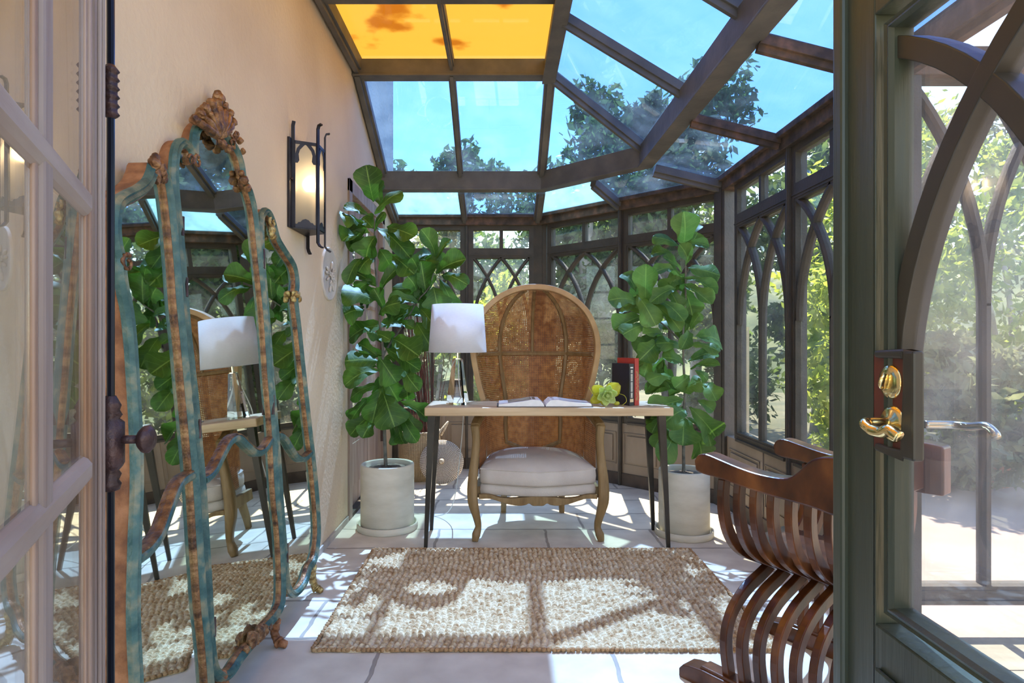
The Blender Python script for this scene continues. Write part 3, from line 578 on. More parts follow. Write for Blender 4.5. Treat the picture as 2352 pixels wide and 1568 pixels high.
for sgn in (-1, 1):
    leg = cr([V(XC+sgn*.352, 3.385, .645), V(XC+sgn*.345, 3.385, .56), V(XC+sgn*.352, 3.385, .46), V(XC+sgn*.362, 3.38, .37), V(XC+sgn*.366, 3.372, .29), V(XC+sgn*.362, 3.366, .22), V(XC+sgn*.343, 3.372, .14), V(XC+sgn*.333, 3.384, .08), V(XC+sgn*.345, 3.378, .035), V(XC+sgn*.352, 3.372, 0.0)], 4)
    n_ = len(leg); k = [.024, .021, .023, .026, .028, .027, .020, .017, .023, .015]; sc = []
    for i in range(n_): t_ = i/(n_-1)*9; a = int(min(t_, 8.999)); sc.append(k[a]+(k[a+1]-k[a])*(t_-a))
    MB().sweep(leg, [(-1, -.7), (-.7, -1), (.7, -1), (1, -.7), (1, .7), (.7, 1), (-.7, 1), (-1, .7)], (0, 1, 0), scales=sc).build('leg', m_oak, ch, smooth=True)
    leg = cr([V(XC+sgn*.185, 3.90, .30), V(XC+sgn*.185, 3.905, .18), V(XC+sgn*.188, 3.935, .08), V(XC+sgn*.19, 3.95, 0)], 4)
    MB().sweep(leg, [(-1, -1), (1, -1), (1, 1), (-1, 1)], (0, 1, 0), scales=[.024-.008*i/(len(leg)-1) for i in range(len(leg))]).build('leg', m_oak, ch, bevel=0.003)

# ------------------------------------------------------------------ things on the desk
m_crystal = bpy.data.materials.new('clear_crystal'); m_crystal.use_nodes = True; pb = m_crystal.node_tree.nodes['Principled BSDF']
pb.inputs['Transmission Weight'].default_value = 1; pb.inputs['Roughness'].default_value = 0; pb.inputs['IOR'].default_value = 1.5; pb.inputs['Base Color'].default_value = (.97, .98, 1, 1)
def shade_mat():
    m = mat('white_linen_shade', (0.86, 0.84, 0.88), (0.92, 0.90, 0.93), 0.8, scale=60, stretch=(1, 1, 3)); n = m.node_tree.nodes; l = m.node_tree.links
    tl = n.new('ShaderNodeBsdfTranslucent'); tl.inputs[0].default_value = (.9, .88, .9, 1); mx = n.new('ShaderNodeMixShader'); mx.inputs[0].default_value = .45
    l.new(n['Principled BSDF'].outputs[0], mx.inputs[1]); l.new(tl.outputs[0], mx.inputs[2]); l.new(mx.outputs[0], n['Material Output'].inputs[0]); return m
LX, LY_ = -0.243, 3.42
lp = empty('table_lamp', (LX, LY_, DT), 'table lamp with tapered clear crystal base and white drum shade on the desk', 'lamp')
def frus(b, cx_, cy_, z0, z1, r0, r1, n_, rot=0, sx=1.0, sy=1.0):
    vs = [(cx_+sx*r*math.cos(rot+2*PI*i/n_), cy_+sy*r*math.sin(rot+2*PI*i/n_), z) for z, r in ((z0, r0), (z1, r1)) for i in range(n_)]
    b.add(vs, [tuple(range(n_))[::-1], tuple(range(n_, 2*n_))]+[(i, (i+1) % n_, n_+(i+1) % n_, n_+i) for i in range(n_)])
b = MB(); frus(b, LX, LY_, DT+.001, DT+.255, .066, .029, 6, R(12)); b.build('crystal_base', m_crystal, lp)
MB().lathe((LX, LY_, DT+.255), [(0, 0), (.024, 0), (.024, .006), (.007, .008), (.007, .07), (.013, .072), (.013, .12), (0, .122)], 16).build('neck', mat('chrome', (.75, .74, .7), None, .15, metal=1.0), lp, smooth=False)
sh = MB().lathe((LX, LY_, 1.052), [(.163, 0), (.144, .268)], 48).build('lamp_shade', shade_mat(), lp, smooth=True, solid=.002)
b = MB()
for i in range(3): a = 2*PI*i/3; b.tube([(LX, LY_, 1.13), (LX+.157*math.cos(a), LY_+.157*math.sin(a), 1.14)], .0015, 5)
b.build('shade_ring', m_iron, lp)
MB().tube(cr([V(LX, LY_+.015, 1.02), V(LX-.005, LY_+.10, .90), V(LX, LY_+.19, .775), V(LX+.02, LY_+.215, .70), V(LX+.0, LY_+.24, .45), V(LX-.05, LY_+.30, .12), V(LX-.16, LY_+.42, .006), V(LX-.35, LY_+.5, .006)], 8), .003, 6).build('cord', mat('clear_white_cord', (.7, .7, .68), None, .4), lp)

m_page = mat('book_pages', (.80, .79, .80), (.86, .85, .86), .7, scale=30)
m_print = mat('printed_picture', (.16, .14, .09), (.50, .44, .33), .5, scale=16, c3=(.32, .28, .2))
bk = empty('open_book', (0.24, 3.36, DT), 'large picture book lying open on the desk before the canopy chair', 'book')
b = MB(); b.box((-.02, 3.265, DT+.001), (.238, 3.47, DT+.004)); b.box((.242, 3.265, DT+.001), (.50, 3.47, DT+.004)); b.build('cover', mat('dark_grey_book_cover', (.05, .045, .045), None, .6), bk)
for sgn in (-1, 1):
    prof = [(0.003, .004), (.252, .004), (.250, .016), (.20, .021), (.13, .030), (.07, .040), (.03, .038), (.008, .018)]
    MB().prism([V(.24+sgn*u, 3.268, DT+h) for u, h in prof], (0, .198, 0)).build('pages', m_page, bk, bevel=0)
surf = lambda u: DT + np.interp(u, [.008, .03, .07, .13, .20, .25], [.018, .038, .040, .030, .021, .016]) + .0012
us = [.05, .08, .11, .14, .17, .20]; vs = [V(.24-u, y, surf(u)) for u in us for y in (3.30, 3.45)]; fs = [(2*i, 2*i+1, 2*i+3, 2*i+2) for i in range(5)]
MB().add(vs, fs).build('picture', m_print, bk)
b = MB()
for k in range(9):
    y = 3.30+k*.018; us = [.04, .09, .14, .19, .23]; vs = []
    for u in us: vs += [V(.24+u, y, surf(u)), V(.24+u, y+.005, surf(u))]
    b.add(vs, [(2*i, 2*i+1, 2*i+3, 2*i+2) for i in range(4)])
b.build('text_lines', mat('grey_print', (.45, .45, .47), None, .7), bk)

# standing books
def standing_book(name, label, x, y, rz, th, dp, ht, cover, parts):
    root = empty(name, (x, y, DT), label, 'book', 'books standing on the desk'); M_ = Matrix.Rotation(rz, 3, 'Z')
    q = lambda a, bb, c_: V(x, y, DT) + M_ @ V(a, bb, c_)
    def bx(b, a0, a1, c0, c1, z0, z1): b.prism([q(a0, c0, z0), q(a1, c0, z0), q(a1, c1, z0), q(a0, c1, z0)], V(0, 0, z1-z0))
    b = MB(); bx(b, 0, .003, 0, dp, .001, ht); bx(b, th-.003, th, 0, dp, .001, ht); bx(b, 0, th, 0, .004, .001, ht); b.build('cover', cover, root, bevel=0.001)
    b = MB(); bx(b, .003, th-.003, .004, dp-.004, .003, ht-.004); b.build('pages', m_page, root); parts(root, q)
    return root
def blue_parts(root, q):
    b = MB(); z = .205
    def mark(z0, z1, a0, a1): b.prism([q(a0, -.0012, z0), q(a1, -.0012, z0), q(a1, -.0012, z1), q(a0, -.0012, z1)], q(0, 1, 0)-q(0, 0, 0) and (q(0, .001, 0)-q(0, 0, 0)))
    mark(.207, .214, .008, .027)
    zz_ = .198
    for word in ((3), (7), (9), (5)):
        for k in range(word if isinstance(word, int) else 3):
            mark(zz_-.0045, zz_, .011, .015); mark(zz_-.0045, zz_, .018, .024); mark(zz_-.0018, zz_, .011, .024); zz_ -= .006
        zz_ -= .004
    mark(.050, .066, .016, .019); b.build('spine_lettering', mat('white_foil_lettering', (.75, .72, .64), None, .4), root)
    b = MB(); b.prism([q(.005, -.0015, .020), q(.029, -.0015, .020), q(.029, -.0015, .038), q(.005, -.0015, .038)], q(0, .0012, 0)-q(0, 0, 0)); b.build('shelf_label', mat('cream_paper_label', (.72, .55, .33), None, .6), root)
standing_book('hardcover_book', 'black hardcover book with dark blue spine, standing beside the green succulent', .708, 3.335, R(28), .034, .15, .232, mat('black_navy_cover', (.012, .010, .014), (.02, .022, .045), .3, scale=3), blue_parts)
def red_parts(root, q):
    b = MB()
    for k in range(26):
        z0 = .03+.0062*k; a0 = .006+.008*random.random(); b.prism([q(a0, -.0012, z0), q(a0+.009+.006*random.random(), -.0012, z0), q(a0+.011, -.0012, z0+.004), q(a0+.002, -.0012, z0+.0045)], q(0, .001, 0)-q(0, 0, 0))
    b.lathe(q(.014, -.001, .035), [(.006, 0), (.0075, 0), (.0075, .001), (.006, .001)], 16, axis=(q(0, 1, 0)-q(0, 0, 0)))
    b.build('spine_ornament', mat('dull_gold_foil', (.42, .22, .09), None, .45), root)
standing_book('hardcover_book', 'taller red hardcover book with ornate spine, standing behind the black one', .742, 3.352, R(24), .029, .165, .262, mat('red_cloth_cover', (.48, .045, .02), (.36, .04, .05), .55, scale=5), red_parts)

# succulent
m_succ = leaf_mat('pale_green_succulent', (.42, .55, .16), (.62, .70, .30), (.50, .62, .2), .25, .35); m_succy = leaf_mat('yellow_green_leaf', (.52, .50, .02), (.62, .62, .10), (.57, .56, .04), .35, .35)
sx, sy, sz = .585, 3.35, DT+.058
su = empty('succulent', (sx, sy+.02, DT), 'pale green succulent rosette with curling tendrils, beside the standing books', 'plant')
def petal(b, c, dr, nrm, L, W, cup=.3, n_=6):
    dr = Vector(dr).normalized(); nrm = Vector(nrm); nrm = (nrm-dr*nrm.dot(dr)).normalized(); sd_ = dr.cross(nrm); vs = []
    for i in range(n_+1):
        t = i/n_; w_ = W/2*math.sin(PI*min(1, .12+t*.88))**.6 if t < 1 else W*.12
        for j in (-1, -.5, 0, .5, 1): vs.append(Vector(c)+dr*L*t+sd_*w_*j+nrm*(cup*W*(j*j)*.5+cup*L*t*t*.6))
    b.add(vs, [(i*5+j, i*5+j+1, (i+1)*5+j+1, (i+1)*5+j) for i in range(n_) for j in range(4)])
b = MB()
for ring, (n_, L, W, fw) in enumerate(((6, .062, .050, .25), (5, .045, .036, .8), (4, .026, .020, 1.8))):
    for i in range(n_):
        a = 2*PI*i/n_+ring*.5+.3; petal(b, (sx, sy-.012*ring, sz), (math.cos(a), -fw, math.sin(a)), (0, -1, 0), L, W, .35)
b.ball((sx, sy-.035, sz), .010, 8); b.build('rosette', m_succ, su, smooth=True, solid=.003)
b = MB(); petal(b, (sx+.01, sy+.02, sz+.005), (.75, 0, .62), (0, -1, 0), .085, .085, .1); petal(b, (sx-.01, sy+.02, sz), (-.7, 0, .5), (0, -1, 0), .08, .07, .1); petal(b, (sx-.01, sy+.02, sz), (-.85, 0, -.45), (0, -1, 0), .085, .06, .1)
b.build('outer_leaf', m_succy, su, smooth=True, solid=.002)
b = MB(); b.tube(cr([V(sx-.03, sy, sz-.03), V(sx-.07, sy-.01, sz+.0), V(sx-.09, sy-.01, sz+.03), V(sx-.10, sy-.01, sz+.045)], 5), .0015, 5); b.build('tendril', m_succy, su, smooth=True)
b = MB(); b.tube(cr([V(sx+.06, sy, sz+.01), V(sx+.095, sy-.02, sz+.0), V(sx+.105, sy-.03, sz-.03), V(sx+.08, sy-.03, sz-.054)], 5), .0015, 5); b.build('tendril', m_succy, su, smooth=True)
b = MB(); b.ball((sx+.055, sy-.01, DT+.014), .014, 8, (1.3, 1, .9)); b.build('small_leaf', m_succy, su, smooth=True); b = MB(); b.ball((sx-.01, sy+.005, DT+.014), .013, 8, (1.6, 1, 1)); b.build('stem', m_succy, su, smooth=True)

# ------------------------------------------------------------------ fiddle leaf figs
m_fig = leaf_mat('fig_leaf', (0.020, 0.072, 0.006), (0.075, 0.185, 0.016), (0.040, 0.120, 0.010), .22, .52)
m_fig2 = leaf_mat('lighter_fig_leaf', (0.036, 0.105, 0.014), (0.125, 0.25, 0.045), (0.068, 0.165, 0.024), .24, .52)
def vein(m):
    n = m.node_tree.nodes; l = m.node_tree.links; b = n['Principled BSDF']; src = b.inputs['Base Color'].links[0].from_socket
    tc = n.new('ShaderNodeTexCoord'); sp = n.new('ShaderNodeSeparateXYZ'); l.new(tc.outputs['UV'], sp.inputs[0])
    def M_(op, a, c=None, v=None):
        x = n.new('ShaderNodeMath'); x.operation = op; l.new(a, x.inputs[0])
        if c is not None: l.new(c, x.inputs[1])
        if v is not None: x.inputs[1].default_value = v
        return x.outputs[0]
    ay = M_('ABSOLUTE', sp.outputs[1]); mid = M_('LESS_THAN', ay, v=.045)
    side = M_('LESS_THAN', M_('ABSOLUTE', M_('SINE', M_('MULTIPLY', M_('SUBTRACT', sp.outputs[0], M_('MULTIPLY', ay, v=.22)), v=22.0))), v=.13)
    mx = n.new('ShaderNodeMixRGB'); mx.inputs[2].default_value = (.22, .40, .08, 1); f = M_('MAXIMUM', mid, M_('MULTIPLY', side, v=.35)); f2 = M_('MULTIPLY', f, v=.75); l.new(f2, mx.inputs[0]); l.new(src, mx.inputs[1]); l.new(mx.outputs[0], b.inputs['Base Color'])
    bp = n.new('ShaderNodeBump'); bp.inputs['Strength'].default_value = .5; bp.inputs['Distance'].default_value = .003; l.new(f, bp.inputs['Height']); bp.invert = True; l.new(bp.outputs[0], b.inputs['Normal'])
vein(m_fig); vein(m_fig2)
def fig_leaf(b, base, tip, W, nrm, fold=.18, bend=.14, wav=.05, ph=0.0):
    base, tip = Vector(base), Vector(tip); ax = tip-base; L = ax.length; ax.normalize(); nrm = Vector(nrm); nrm = (nrm-ax*nrm.dot(ax)).normalized(); sd_ = ax.cross(nrm)
    ts = [0, .07, .16, .27, .38, .5, .62, .74, .85, .94, 1.0]; ws = [.03, .14, .38, .52, .53, .62, .84, 1.0, .97, .72, .20]; js = (-1, -.66, -.33, 0, .33, .66, 1)
    vs = []
    for i, t in enumerate(ts):
        c = base+ax*L*t+nrm*L*bend*math.sin(PI*t)
        for j in js:
            rip = wav*L*math.sin(t*11+ph+(2 if j > 0 else 0))*abs(j)**2 + .010*math.cos(t*26)*abs(j)*(1-abs(j))*2
            vs.append(c+sd_*W/2*ws[i]*j*math.cos(fold*abs(j)*1.5)+nrm*(W*fold*abs(j)**1.4*ws[i]+rip))
    k = len(js); b.add(vs, [(i*k+j, i*k+j+1, (i+1)*k+j+1, (i+1)*k+j) for i in range(len(ts)-1) for j in range(k-1)], [(t, j) for t in ts for j in js])
def plant(label, specs, stem_pts, dist, extra, cy, px_trans):
    pass
LA = [(500,430,420,40,200),(510,560,800,320,130),(470,590,90,480,140),(340,660,110,590,190),(500,720,380,600,150),(510,740,620,540,80),(320,800,85,850,220),(350,740,220,870,120),(520,790,420,1030,230),(530,700,890,1030,180),(640,700,940,800,170),(560,930,690,1140,190),(500,1010,340,1170,150),(380,1020,210,1310,110),(540,1330,310,1180,150),(560,1400,790,1100,110),(520,1480,150,1380,250),(400,1540,150,1650,200),(610,1560,500,1350,120),(700,1000,930,1200,200),(1150,1010,1000,720,150),(1160,1050,1320,830,80),(1160,1190,1480,1040,190),(1220,1210,1495,1310,130),(1200,1250,1385,1650,160),(1050,1370,1000,1060,230),(950,1380,860,1220,150),(1010,1380,700,1350,150),(1130,1330,1180,1560,220),(980,1500,650,1480,120),(980,1180,900,1020,110),(1030,1240,1090,1000,180)]
LB = [(400,100,140,150,200),(560,150,785,20,160),(640,260,240,400,200),(560,640,165,640,230),(560,740,190,900,190),(580,880,215,1040,120),(550,590,740,870,220),(621,500,990,740,130),(700,400,980,590,230),(620,830,760,1070,260),(600,900,480,1300,180),(600,970,720,1340,240),(430,1040,260,1270,120),(500,1190,250,1430,150),(490,1280,380,1460,140),(780,1070,1070,1260,170),(810,1150,980,1400,120),(790,1200,960,1500,110),(820,720,980,960,140),(860,830,860,1050,120),(950,230,1120,520,210),(1000,90,1180,330,160),(1150,60,1340,350,140),(760,240,930,300,100),(480,360,680,420,100),(750,200,1010,140,120),(620,600,740,580,100),(641,300,850,130,120),(600,420,420,330,150),(560,50,760,200,120),(900,60,700,180,150)]
RC = [(990,480,1000,80,220),(940,500,620,390,130),(990,500,1300,500,120),(1020,730,940,470,160),(860,600,600,600,130),(970,810,740,620,110),(900,790,610,830,120),(1020,820,900,1000,170),(1040,760,1430,850,220),(1010,880,1390,1080,150),(1000,960,1330,1200,170),(992,1000,1100,1345,230),(900,1000,590,1180,150),(540,1170,545,710,220),(420,1050,260,830,150),(440,1180,85,1150,220),(430,1080,660,1450,200),(520,1320,220,1290,100),(500,1330,150,1500,200),(620,1190,960,1520,160),(700,1150,1000,1400,170),(1000,1540,1050,1340,90),(1070,1500,1200,1300,90),(530,1440,260,1560,170),(950,1520,700,1420,120),(800,1000,940,1250,150)]
RD = [(700,30,470,30,130),(1060,60,1340,120,230),(620,80,385,230,180),(640,120,430,330,200),(1001,150,1340,230,100),(980,340,1310,230,150),(930,380,690,300,200),(1010,430,1345,390,100),(660,330,400,400,170),(540,350,480,520,150),(800,520,520,560,140),(800,590,500,700,120),(1000,500,830,640,150),(940,700,1130,560,180),(1160,590,1300,790,160),(1060,440,1200,560,100),(930,770,550,900,210),(943,890,690,1050,220),(1000,850,1290,1190,220),(1090,780,1270,900,130),(930,960,920,1290,240),(1050,1110,1130,1390,210),(660,970,570,1150,140),(760,1060,600,1310,130),(820,1120,660,1470,200),(960,970,1160,1090,80),(920,190,620,140,130),(990,0,900,210,120),(910,670,770,720,90),(1200,1150,1240,1300,90)]
def make_fig(label, leaves, D, stems, cx_px, spread, seed, pot):
    rs = random.Random(seed); (pxc, pyc, rad, hgt) = pot
    c = V((pxc-PX)*D/FPX, D, 0); root = empty('fiddle_leaf_fig', c+V(0,0,hgt-.02), label, 'plant', 'fiddle leaf figs in pots')
    b = MB()
    for k, (bx, by, tx, ty, w_) in enumerate(leaves):
        back = (k*37 % 10)/10.0; dz = -.16 + .26*back; L2 = math.hypot(tx-bx, ty-by); slope = .25*L2*D/FPX*(1 if dz < -.03 else -1)
        fwd = -abs(slope)*.6 if dz < 0 else slope*-.5
        db = D+dz*.35; dt = D+dz+fwd*.5
        B_, T_ = P(bx, by, db), P(tx, ty, dt)
        if T_.x < XL+.03: T_.x = XL+.03
        if B_.x < XL+.03: B_.x = XL+.03
        sgn = -1 if tx < bx else 1
        nrm = V(-sgn*rs.uniform(-.1, .35), -1, rs.uniform(.15, .75)+(.3 if abs(tx-bx) > abs(ty-by) else 0))
        q = rs.random()
        fig_leaf(b, B_, T_, w_*D/FPX*rs.uniform(1.4, 1.55), nrm, fold=rs.choice((.10, .2, .28, -.12)), bend=rs.uniform(.06, .20), wav=rs.uniform(.02, .045), ph=rs.uniform(0, 6))
    for k in range(int(len(leaves)*.55)):
        bx, by, tx, ty, w_ = leaves[(k*7) % len(leaves)]; mx_ = (bx*2+cx_px)/3+rs.uniform(-12, 12); my_ = by+rs.uniform(-22, 22); a = rs.uniform(-.9, .9)+(PI if tx < bx else 0); L_ = rs.uniform(42, 62)
        if abs(by-ty) > abs(bx-tx)*1.6: a = math.atan2(ty-by, tx-bx)+rs.uniform(-.5, .5)
        B_ = P(mx_, my_, D+.03); T_ = P(mx_+L_*math.cos(a), my_+L_*math.sin(a), D+rs.uniform(.02, .14)); T_.x = max(T_.x, XL+.03); B_.x = max(B_.x, XL+.03)
        fig_leaf(b, B_, T_, rs.uniform(36, 52)*D/FPX, V(rs.uniform(-.4, .4), -1, rs.uniform(0, .6)), .2, .12, .03, rs.uniform(0, 6))
    for v in b.v: v.x = max(v.x, XL+.012)
    fo = b.build('foliage', m_fig if seed == 3 else m_fig2, root, smooth=True)
    for st in stems:
        pts = cr([P(x, y, D+dd) for x, y, dd, r_ in st], 4); n_ = len(pts); rr = []
        for i in range(n_): t_ = i/(n_-1)*(len(st)-1); a = int(min(t_, len(st)-1.001)); rr.append(st[a][3]+(st[a+1][3]-st[a][3])*(t_-a))
        MB().tube(pts, rr, 7).build('stem', m_bark, root, smooth=True)
    return root
def conv(L_, s, ox, oy): return [(a/s+ox, b_/s+oy, c_/s+ox, d_/s+oy, w_/s) for a, b_, c_, d_, w_ in L_]
DL, DR = 3.62, 3.50
make_fig('tall double-crowned fiddle leaf fig growing in the pot beside the plaster wall', conv(LA, 4.612, 750, 370)+conv(LB, 4.612, 750, 690), DL,
         [[(886, 1072, 0, .0115), (884, 1020, 0, .011), (882, 960, 0, .010), (880, 880, .01, .009), (879, 800, .0, .008), (872, 740, .0, .007), (866, 660, 0, .006), (860, 580, 0, .005), (861, 500, 0, .004)], [(880, 818, 0, .007), (895, 790, .02, .006), (930, 740, .03, .005), (960, 690, .02, .0045), (985, 660, 0, .004), (1000, 610, 0, .003)]], 880, .2, 3, (889, 0, .16, .385))
make_fig('single-crowned fiddle leaf fig behind the right end of the desk', conv(RC, 5.227, 1380, 470)+conv(RD, 4.9, 1380, 760), DR,
         [[(1571, 1100, 0, .0105), (1570, 1040, 0, .009), (1570, 960, 0, .009), (1573, 900, 0, .008), (1570, 830, 0, .007), (1569, 760, 0, .006), (1574, 690, 0, .006), (1575, 620, 0, .005), (1573, 560, 0, .004)], [(1570, 790, 0, .006), (1530, 750, .02, .005), (1490, 720, 0, .004), (1470, 690, 0, .003)]], 1571, .2, 5, (1571, 0, .14, .39))
def pot(label, pxc, D, rad, hgt, prx):
    c = V((pxc-PX)*D/FPX, D, 0); root = empty('plant_pot', c, label, 'pot', 'pale cylindrical pots')
    MB().lathe(c, [(0, .022), (rad-.004, .022), (rad, .028), (rad, hgt-.006), (rad-.004, hgt), (rad-.016, hgt), (rad-.020, hgt-.006), (rad-.020, hgt-.04), (0, hgt-.04)], 48).build('body', m_concrete, root, smooth=True)
    MB().lathe(c, [(0, 0), (rad+.018, 0), (rad+.022, .004), (rad+.022, .036), (rad+.018, .040), (rad+.012, .036), (rad+.010, .012), (0, .012)], 48).build('saucer', m_concrete, root, smooth=True)
    b = MB(); prof = [(rad-.0215, hgt-.035), (rad*.7, hgt-.026), (rad*.35, hgt-.018), (0, hgt-.014)]; b.lathe(c, prof, 40); 
    for v in b.v: v.z += random.uniform(-.004, .004)
    b.build('soil', m_soil, root, smooth=True)
pot('pale ceramic pot on a saucer by the plaster wall, holding the double-crowned fig', 890, DL, .158, .385, 0)
pot('pale ceramic pot on a saucer behind the front right desk leg, holding the slim fig', 1571, DR, .143, .375, 0)

# ------------------------------------------------------------------ baskets
def weave(name, ua, ub, a, c_, kind='cyl'):
    """coiled seagrass weave from the mesh uv"""
    m = bpy.data.materials.new(name); m.use_nodes = True; n = m.node_tree.nodes; l = m.node_tree.links; b = n['Principled BSDF']; b.inputs['Roughness'].default_value = .75
    tc = n.new('ShaderNodeTexCoord'); sp = n.new('ShaderNodeSeparateXYZ'); l.new(tc.outputs['UV'], sp.inputs[0])
    def s(o, k):
        x = n.new('ShaderNodeMath'); x.operation = 'MULTIPLY'; x.inputs[1].default_value = k; l.new(o, x.inputs[0]); y = n.new('ShaderNodeMath'); y.operation = 'SINE'; l.new(x.outputs[0], y.inputs[0])
        z = n.new('ShaderNodeMath'); z.operation = 'ABSOLUTE'; l.new(y.outputs[0], z.inputs[0]); return z.outputs[0]
    mu = n.new('ShaderNodeMath'); mu.operation = 'MULTIPLY'; l.new(s(sp.outputs[0], ua), mu.inputs[0]); l.new(s(sp.outputs[1], ub), mu.inputs[1])
    rp = n.new('ShaderNodeValToRGB'); rp.color_ramp.elements[0].position = .12; rp.color_ramp.elements[0].color = (*a, 1); rp.color_ramp.elements[1].position = .45; rp.color_ramp.elements[1].color = (*c_, 1)
    l.new(mu.outputs[0], rp.inputs[0]); l.new(rp.outputs[0], b.inputs['Base Color']); bp = n.new('ShaderNodeBump'); bp.inputs['Strength'].default_value = .8; bp.inputs['Distance'].default_value = .006
    l.new(mu.outputs[0], bp.inputs['Height']); l.new(bp.outputs[0], b.inputs['Normal']); return m
bc = V(-.655, 4.93, 0); br_ = .165; bh = .385
bs = empty('seagrass_basket', bc, 'tall woven seagrass basket with two loop handles, holding dark red twigs', 'basket', 'woven seagrass storage')
vs = []; uv = []; fs = []; prof = [(.135, 0), (.158, .05), (.168, .12), (.170, .2), (.165, .3), (.158, .36), (.160, .385), (.150, .385), (.148, .3), (.15, .1), (.13, .015)]; SG = 48; hh = 0
for j, (r_, z) in enumerate(prof):
    if j: hh += math.hypot(r_-prof[j-1][0], z-prof[j-1][1])
    for i in range(SG+1): a = 2*PI*i/SG; vs.append(bc+V(r_*math.cos(a), r_*math.sin(a), z)); uv.append((i/SG, hh))
for j in range(len(prof)-1):
    for i in range(SG): fs.append((j*(SG+1)+i, j*(SG+1)+i+1, (j+1)*(SG+1)+i+1, (j+1)*(SG+1)+i))
m_w1 = weave('seagrass_coils', PI*75, PI/.011, (.17, .09, .035), (.62, .47, .29)); m_w2 = weave('pale_seagrass_coils', PI*72, PI/.0115, (.22, .14, .10), (.74, .64, .55))
MB().add(vs, fs, uv).build('body', m_w1, bs, smooth=True)
MB().lathe(bc, [(0, .012), (.135, .012)], 24).build('bottom', m_w1, bs)
m_rope = mat('pale_rope', (.42, .30, .19), (.76, .68, .58), .8, scale=60, bump=.5)
MB().tube([bc+V(.156*math.cos(2*PI*i/40), .156*math.sin(2*PI*i/40), .388) for i in range(40)], .008, 6, closed=True).build('rim', m_rope, bs, smooth=True)
for sg in (-1, 1):
    pts = cr([bc+V(sg*.150, -.07, .35), bc+V(sg*.175, -.075, .40), bc+V(sg*.215, -.03, .45 if sg > 0 else .46), bc+V(sg*.225, .0, .455), bc+V(sg*.20, .03, .40), bc+V(sg*.165, .06, .34)], 6); MB().tube(pts, .0075, 7).build('handle', m_rope, bs, smooth=True)
# lid
lc = V(-.462, 4.735, .172); ln_ = V(.10, -1, .30).normalized(); lx = V(1, .10, 0).normalized(); ly = ln_.cross(lx)*-1
lid = empty('basket_lid', V(-.462, 4.70, 0), 'round pale woven basket lid with a knob, leaning against the seagrass basket', 'basket lid', 'woven seagrass storage')
vs = []; uv = []; fs = []; prof = [(.0005, .022), (.03, .022), (.08, .017), (.13, .010), (.168, .0), (.172, -.008), (.165, -.014), (.10, .0), (.0005, .006)]; hh = 0
for j, (r_, z) in enumerate(prof):
    if j: hh += math.hypot(r_-prof[j-1][0], z-prof[j-1][1])
    for i in range(SG+1): a = 2*PI*i/SG; vs.append(lc+lx*r_*math.cos(a)+ly*r_*math.sin(a)+ln_*z); uv.append((i/SG, hh))
fs = [(j*(SG+1)+i, j*(SG+1)+i+1, (j+1)*(SG+1)+i+1, (j+1)*(SG+1)+i) for j in range(len(prof)-1) for i in range(SG)]
MB().add(vs, fs, uv).build('disc', m_w2, lid, smooth=True)
MB().ball(lc+ln_*.036, .022, 14, (1, 1, 1)).build('knob', m_rope, lid, smooth=True)
# twigs
m_twig = mat('dark_red_twig', (.05, .008, .008), (.16, .03, .025), .35, scale=20)
tw = empty('twig_bundle', bc+V(0,0,.05), 'bundle of tall dark red twigs standing in the seagrass basket', 'dried twigs')
def twig(a_, tp, r_=.0042, bow=.0):
    pts = cr([a_, a_.lerp(tp, .5)+V(bow, 0, 0), tp], 5); return MB().tube(pts, [r_*(1-.6*i/(len(pts)-1)) for i in range(len(pts))], 5)
for k in range(34):
    a_ = bc+V(random.uniform(-.03, .10), random.uniform(-.06, .06), .05); tx = bc.x-.10+random.gauss(0, .06)+.05; tp = V(tx+.0, bc.y+random.uniform(-.12, .08), 1.45+random.uniform(-.35, .25)); a_.x = bc.x + .07 + random.uniform(-.07, .06)
    if tp.x < XL+.03: tp.x = XL+.05+random.uniform(0, .1)
    twig(a_, tp, .0048, random.uniform(-.03, .03)).build('twig', m_twig, tw)
for (px_, py_) in ((1060, 690), (975, 730), (995, 760), (1012, 600), (1040, 640)):
    twig(bc+V(random.uniform(.02, .1), 0, .06), P(px_, py_, 4.85), .003, .0).build('twig', m_twig, tw)

# ------------------------------------------------------------------ triple folding mirror leaning on the wall
K0, K1 = -.81, -.0632
def on_plane(px, py, ang=0.0, hinge=None):
    a = (px-PX)/FPX; b_ = (PY-py)/FPX
    if not ang: d = (K0+K1*CH)/(a-K1*b_); return V(a*d, d, CH+b_*d)
    # panel turned about its upright hinge at y = hinge
    n = V(math.cos(ang), math.sin(ang), 0); h = V(K0+K1*1.0, hinge, 1.0); n2 = V(n.x, n.y, -K1); d = (h-V(0, 0, CH)).dot(n2)/(V(a, 1, b_).dot(n2)); return V(a*d, d, CH+b_*d)
mir = empty('folding_mirror', (K0, 1.95, 0), 'tall antique three-panel mirror in worn teal and gilt carved frame, leaning on the plaster wall', 'mirror')
mid_out = [(434,372),(431,349),(420,338),(408,347),(402,375),(401,424),(408,500),(413,547),(420,640),(428,746),(437,830),(445,905),(452,981),(465,1132),(471,1230),(477,1333),(482,1433),(489,1509),(502,1540),(523,1540),(548,1504),(578,1468),(603,1437),(633,1403),(644,1363),(640,1232),(630,1132),(622,981),(612,855),(603,721),(588,572),(579,490),(568,443),(556,424),(551,400),(547,375),(535,345),(512,318),(490,298),(468,292),(452,308),(447,335),(446,362)]
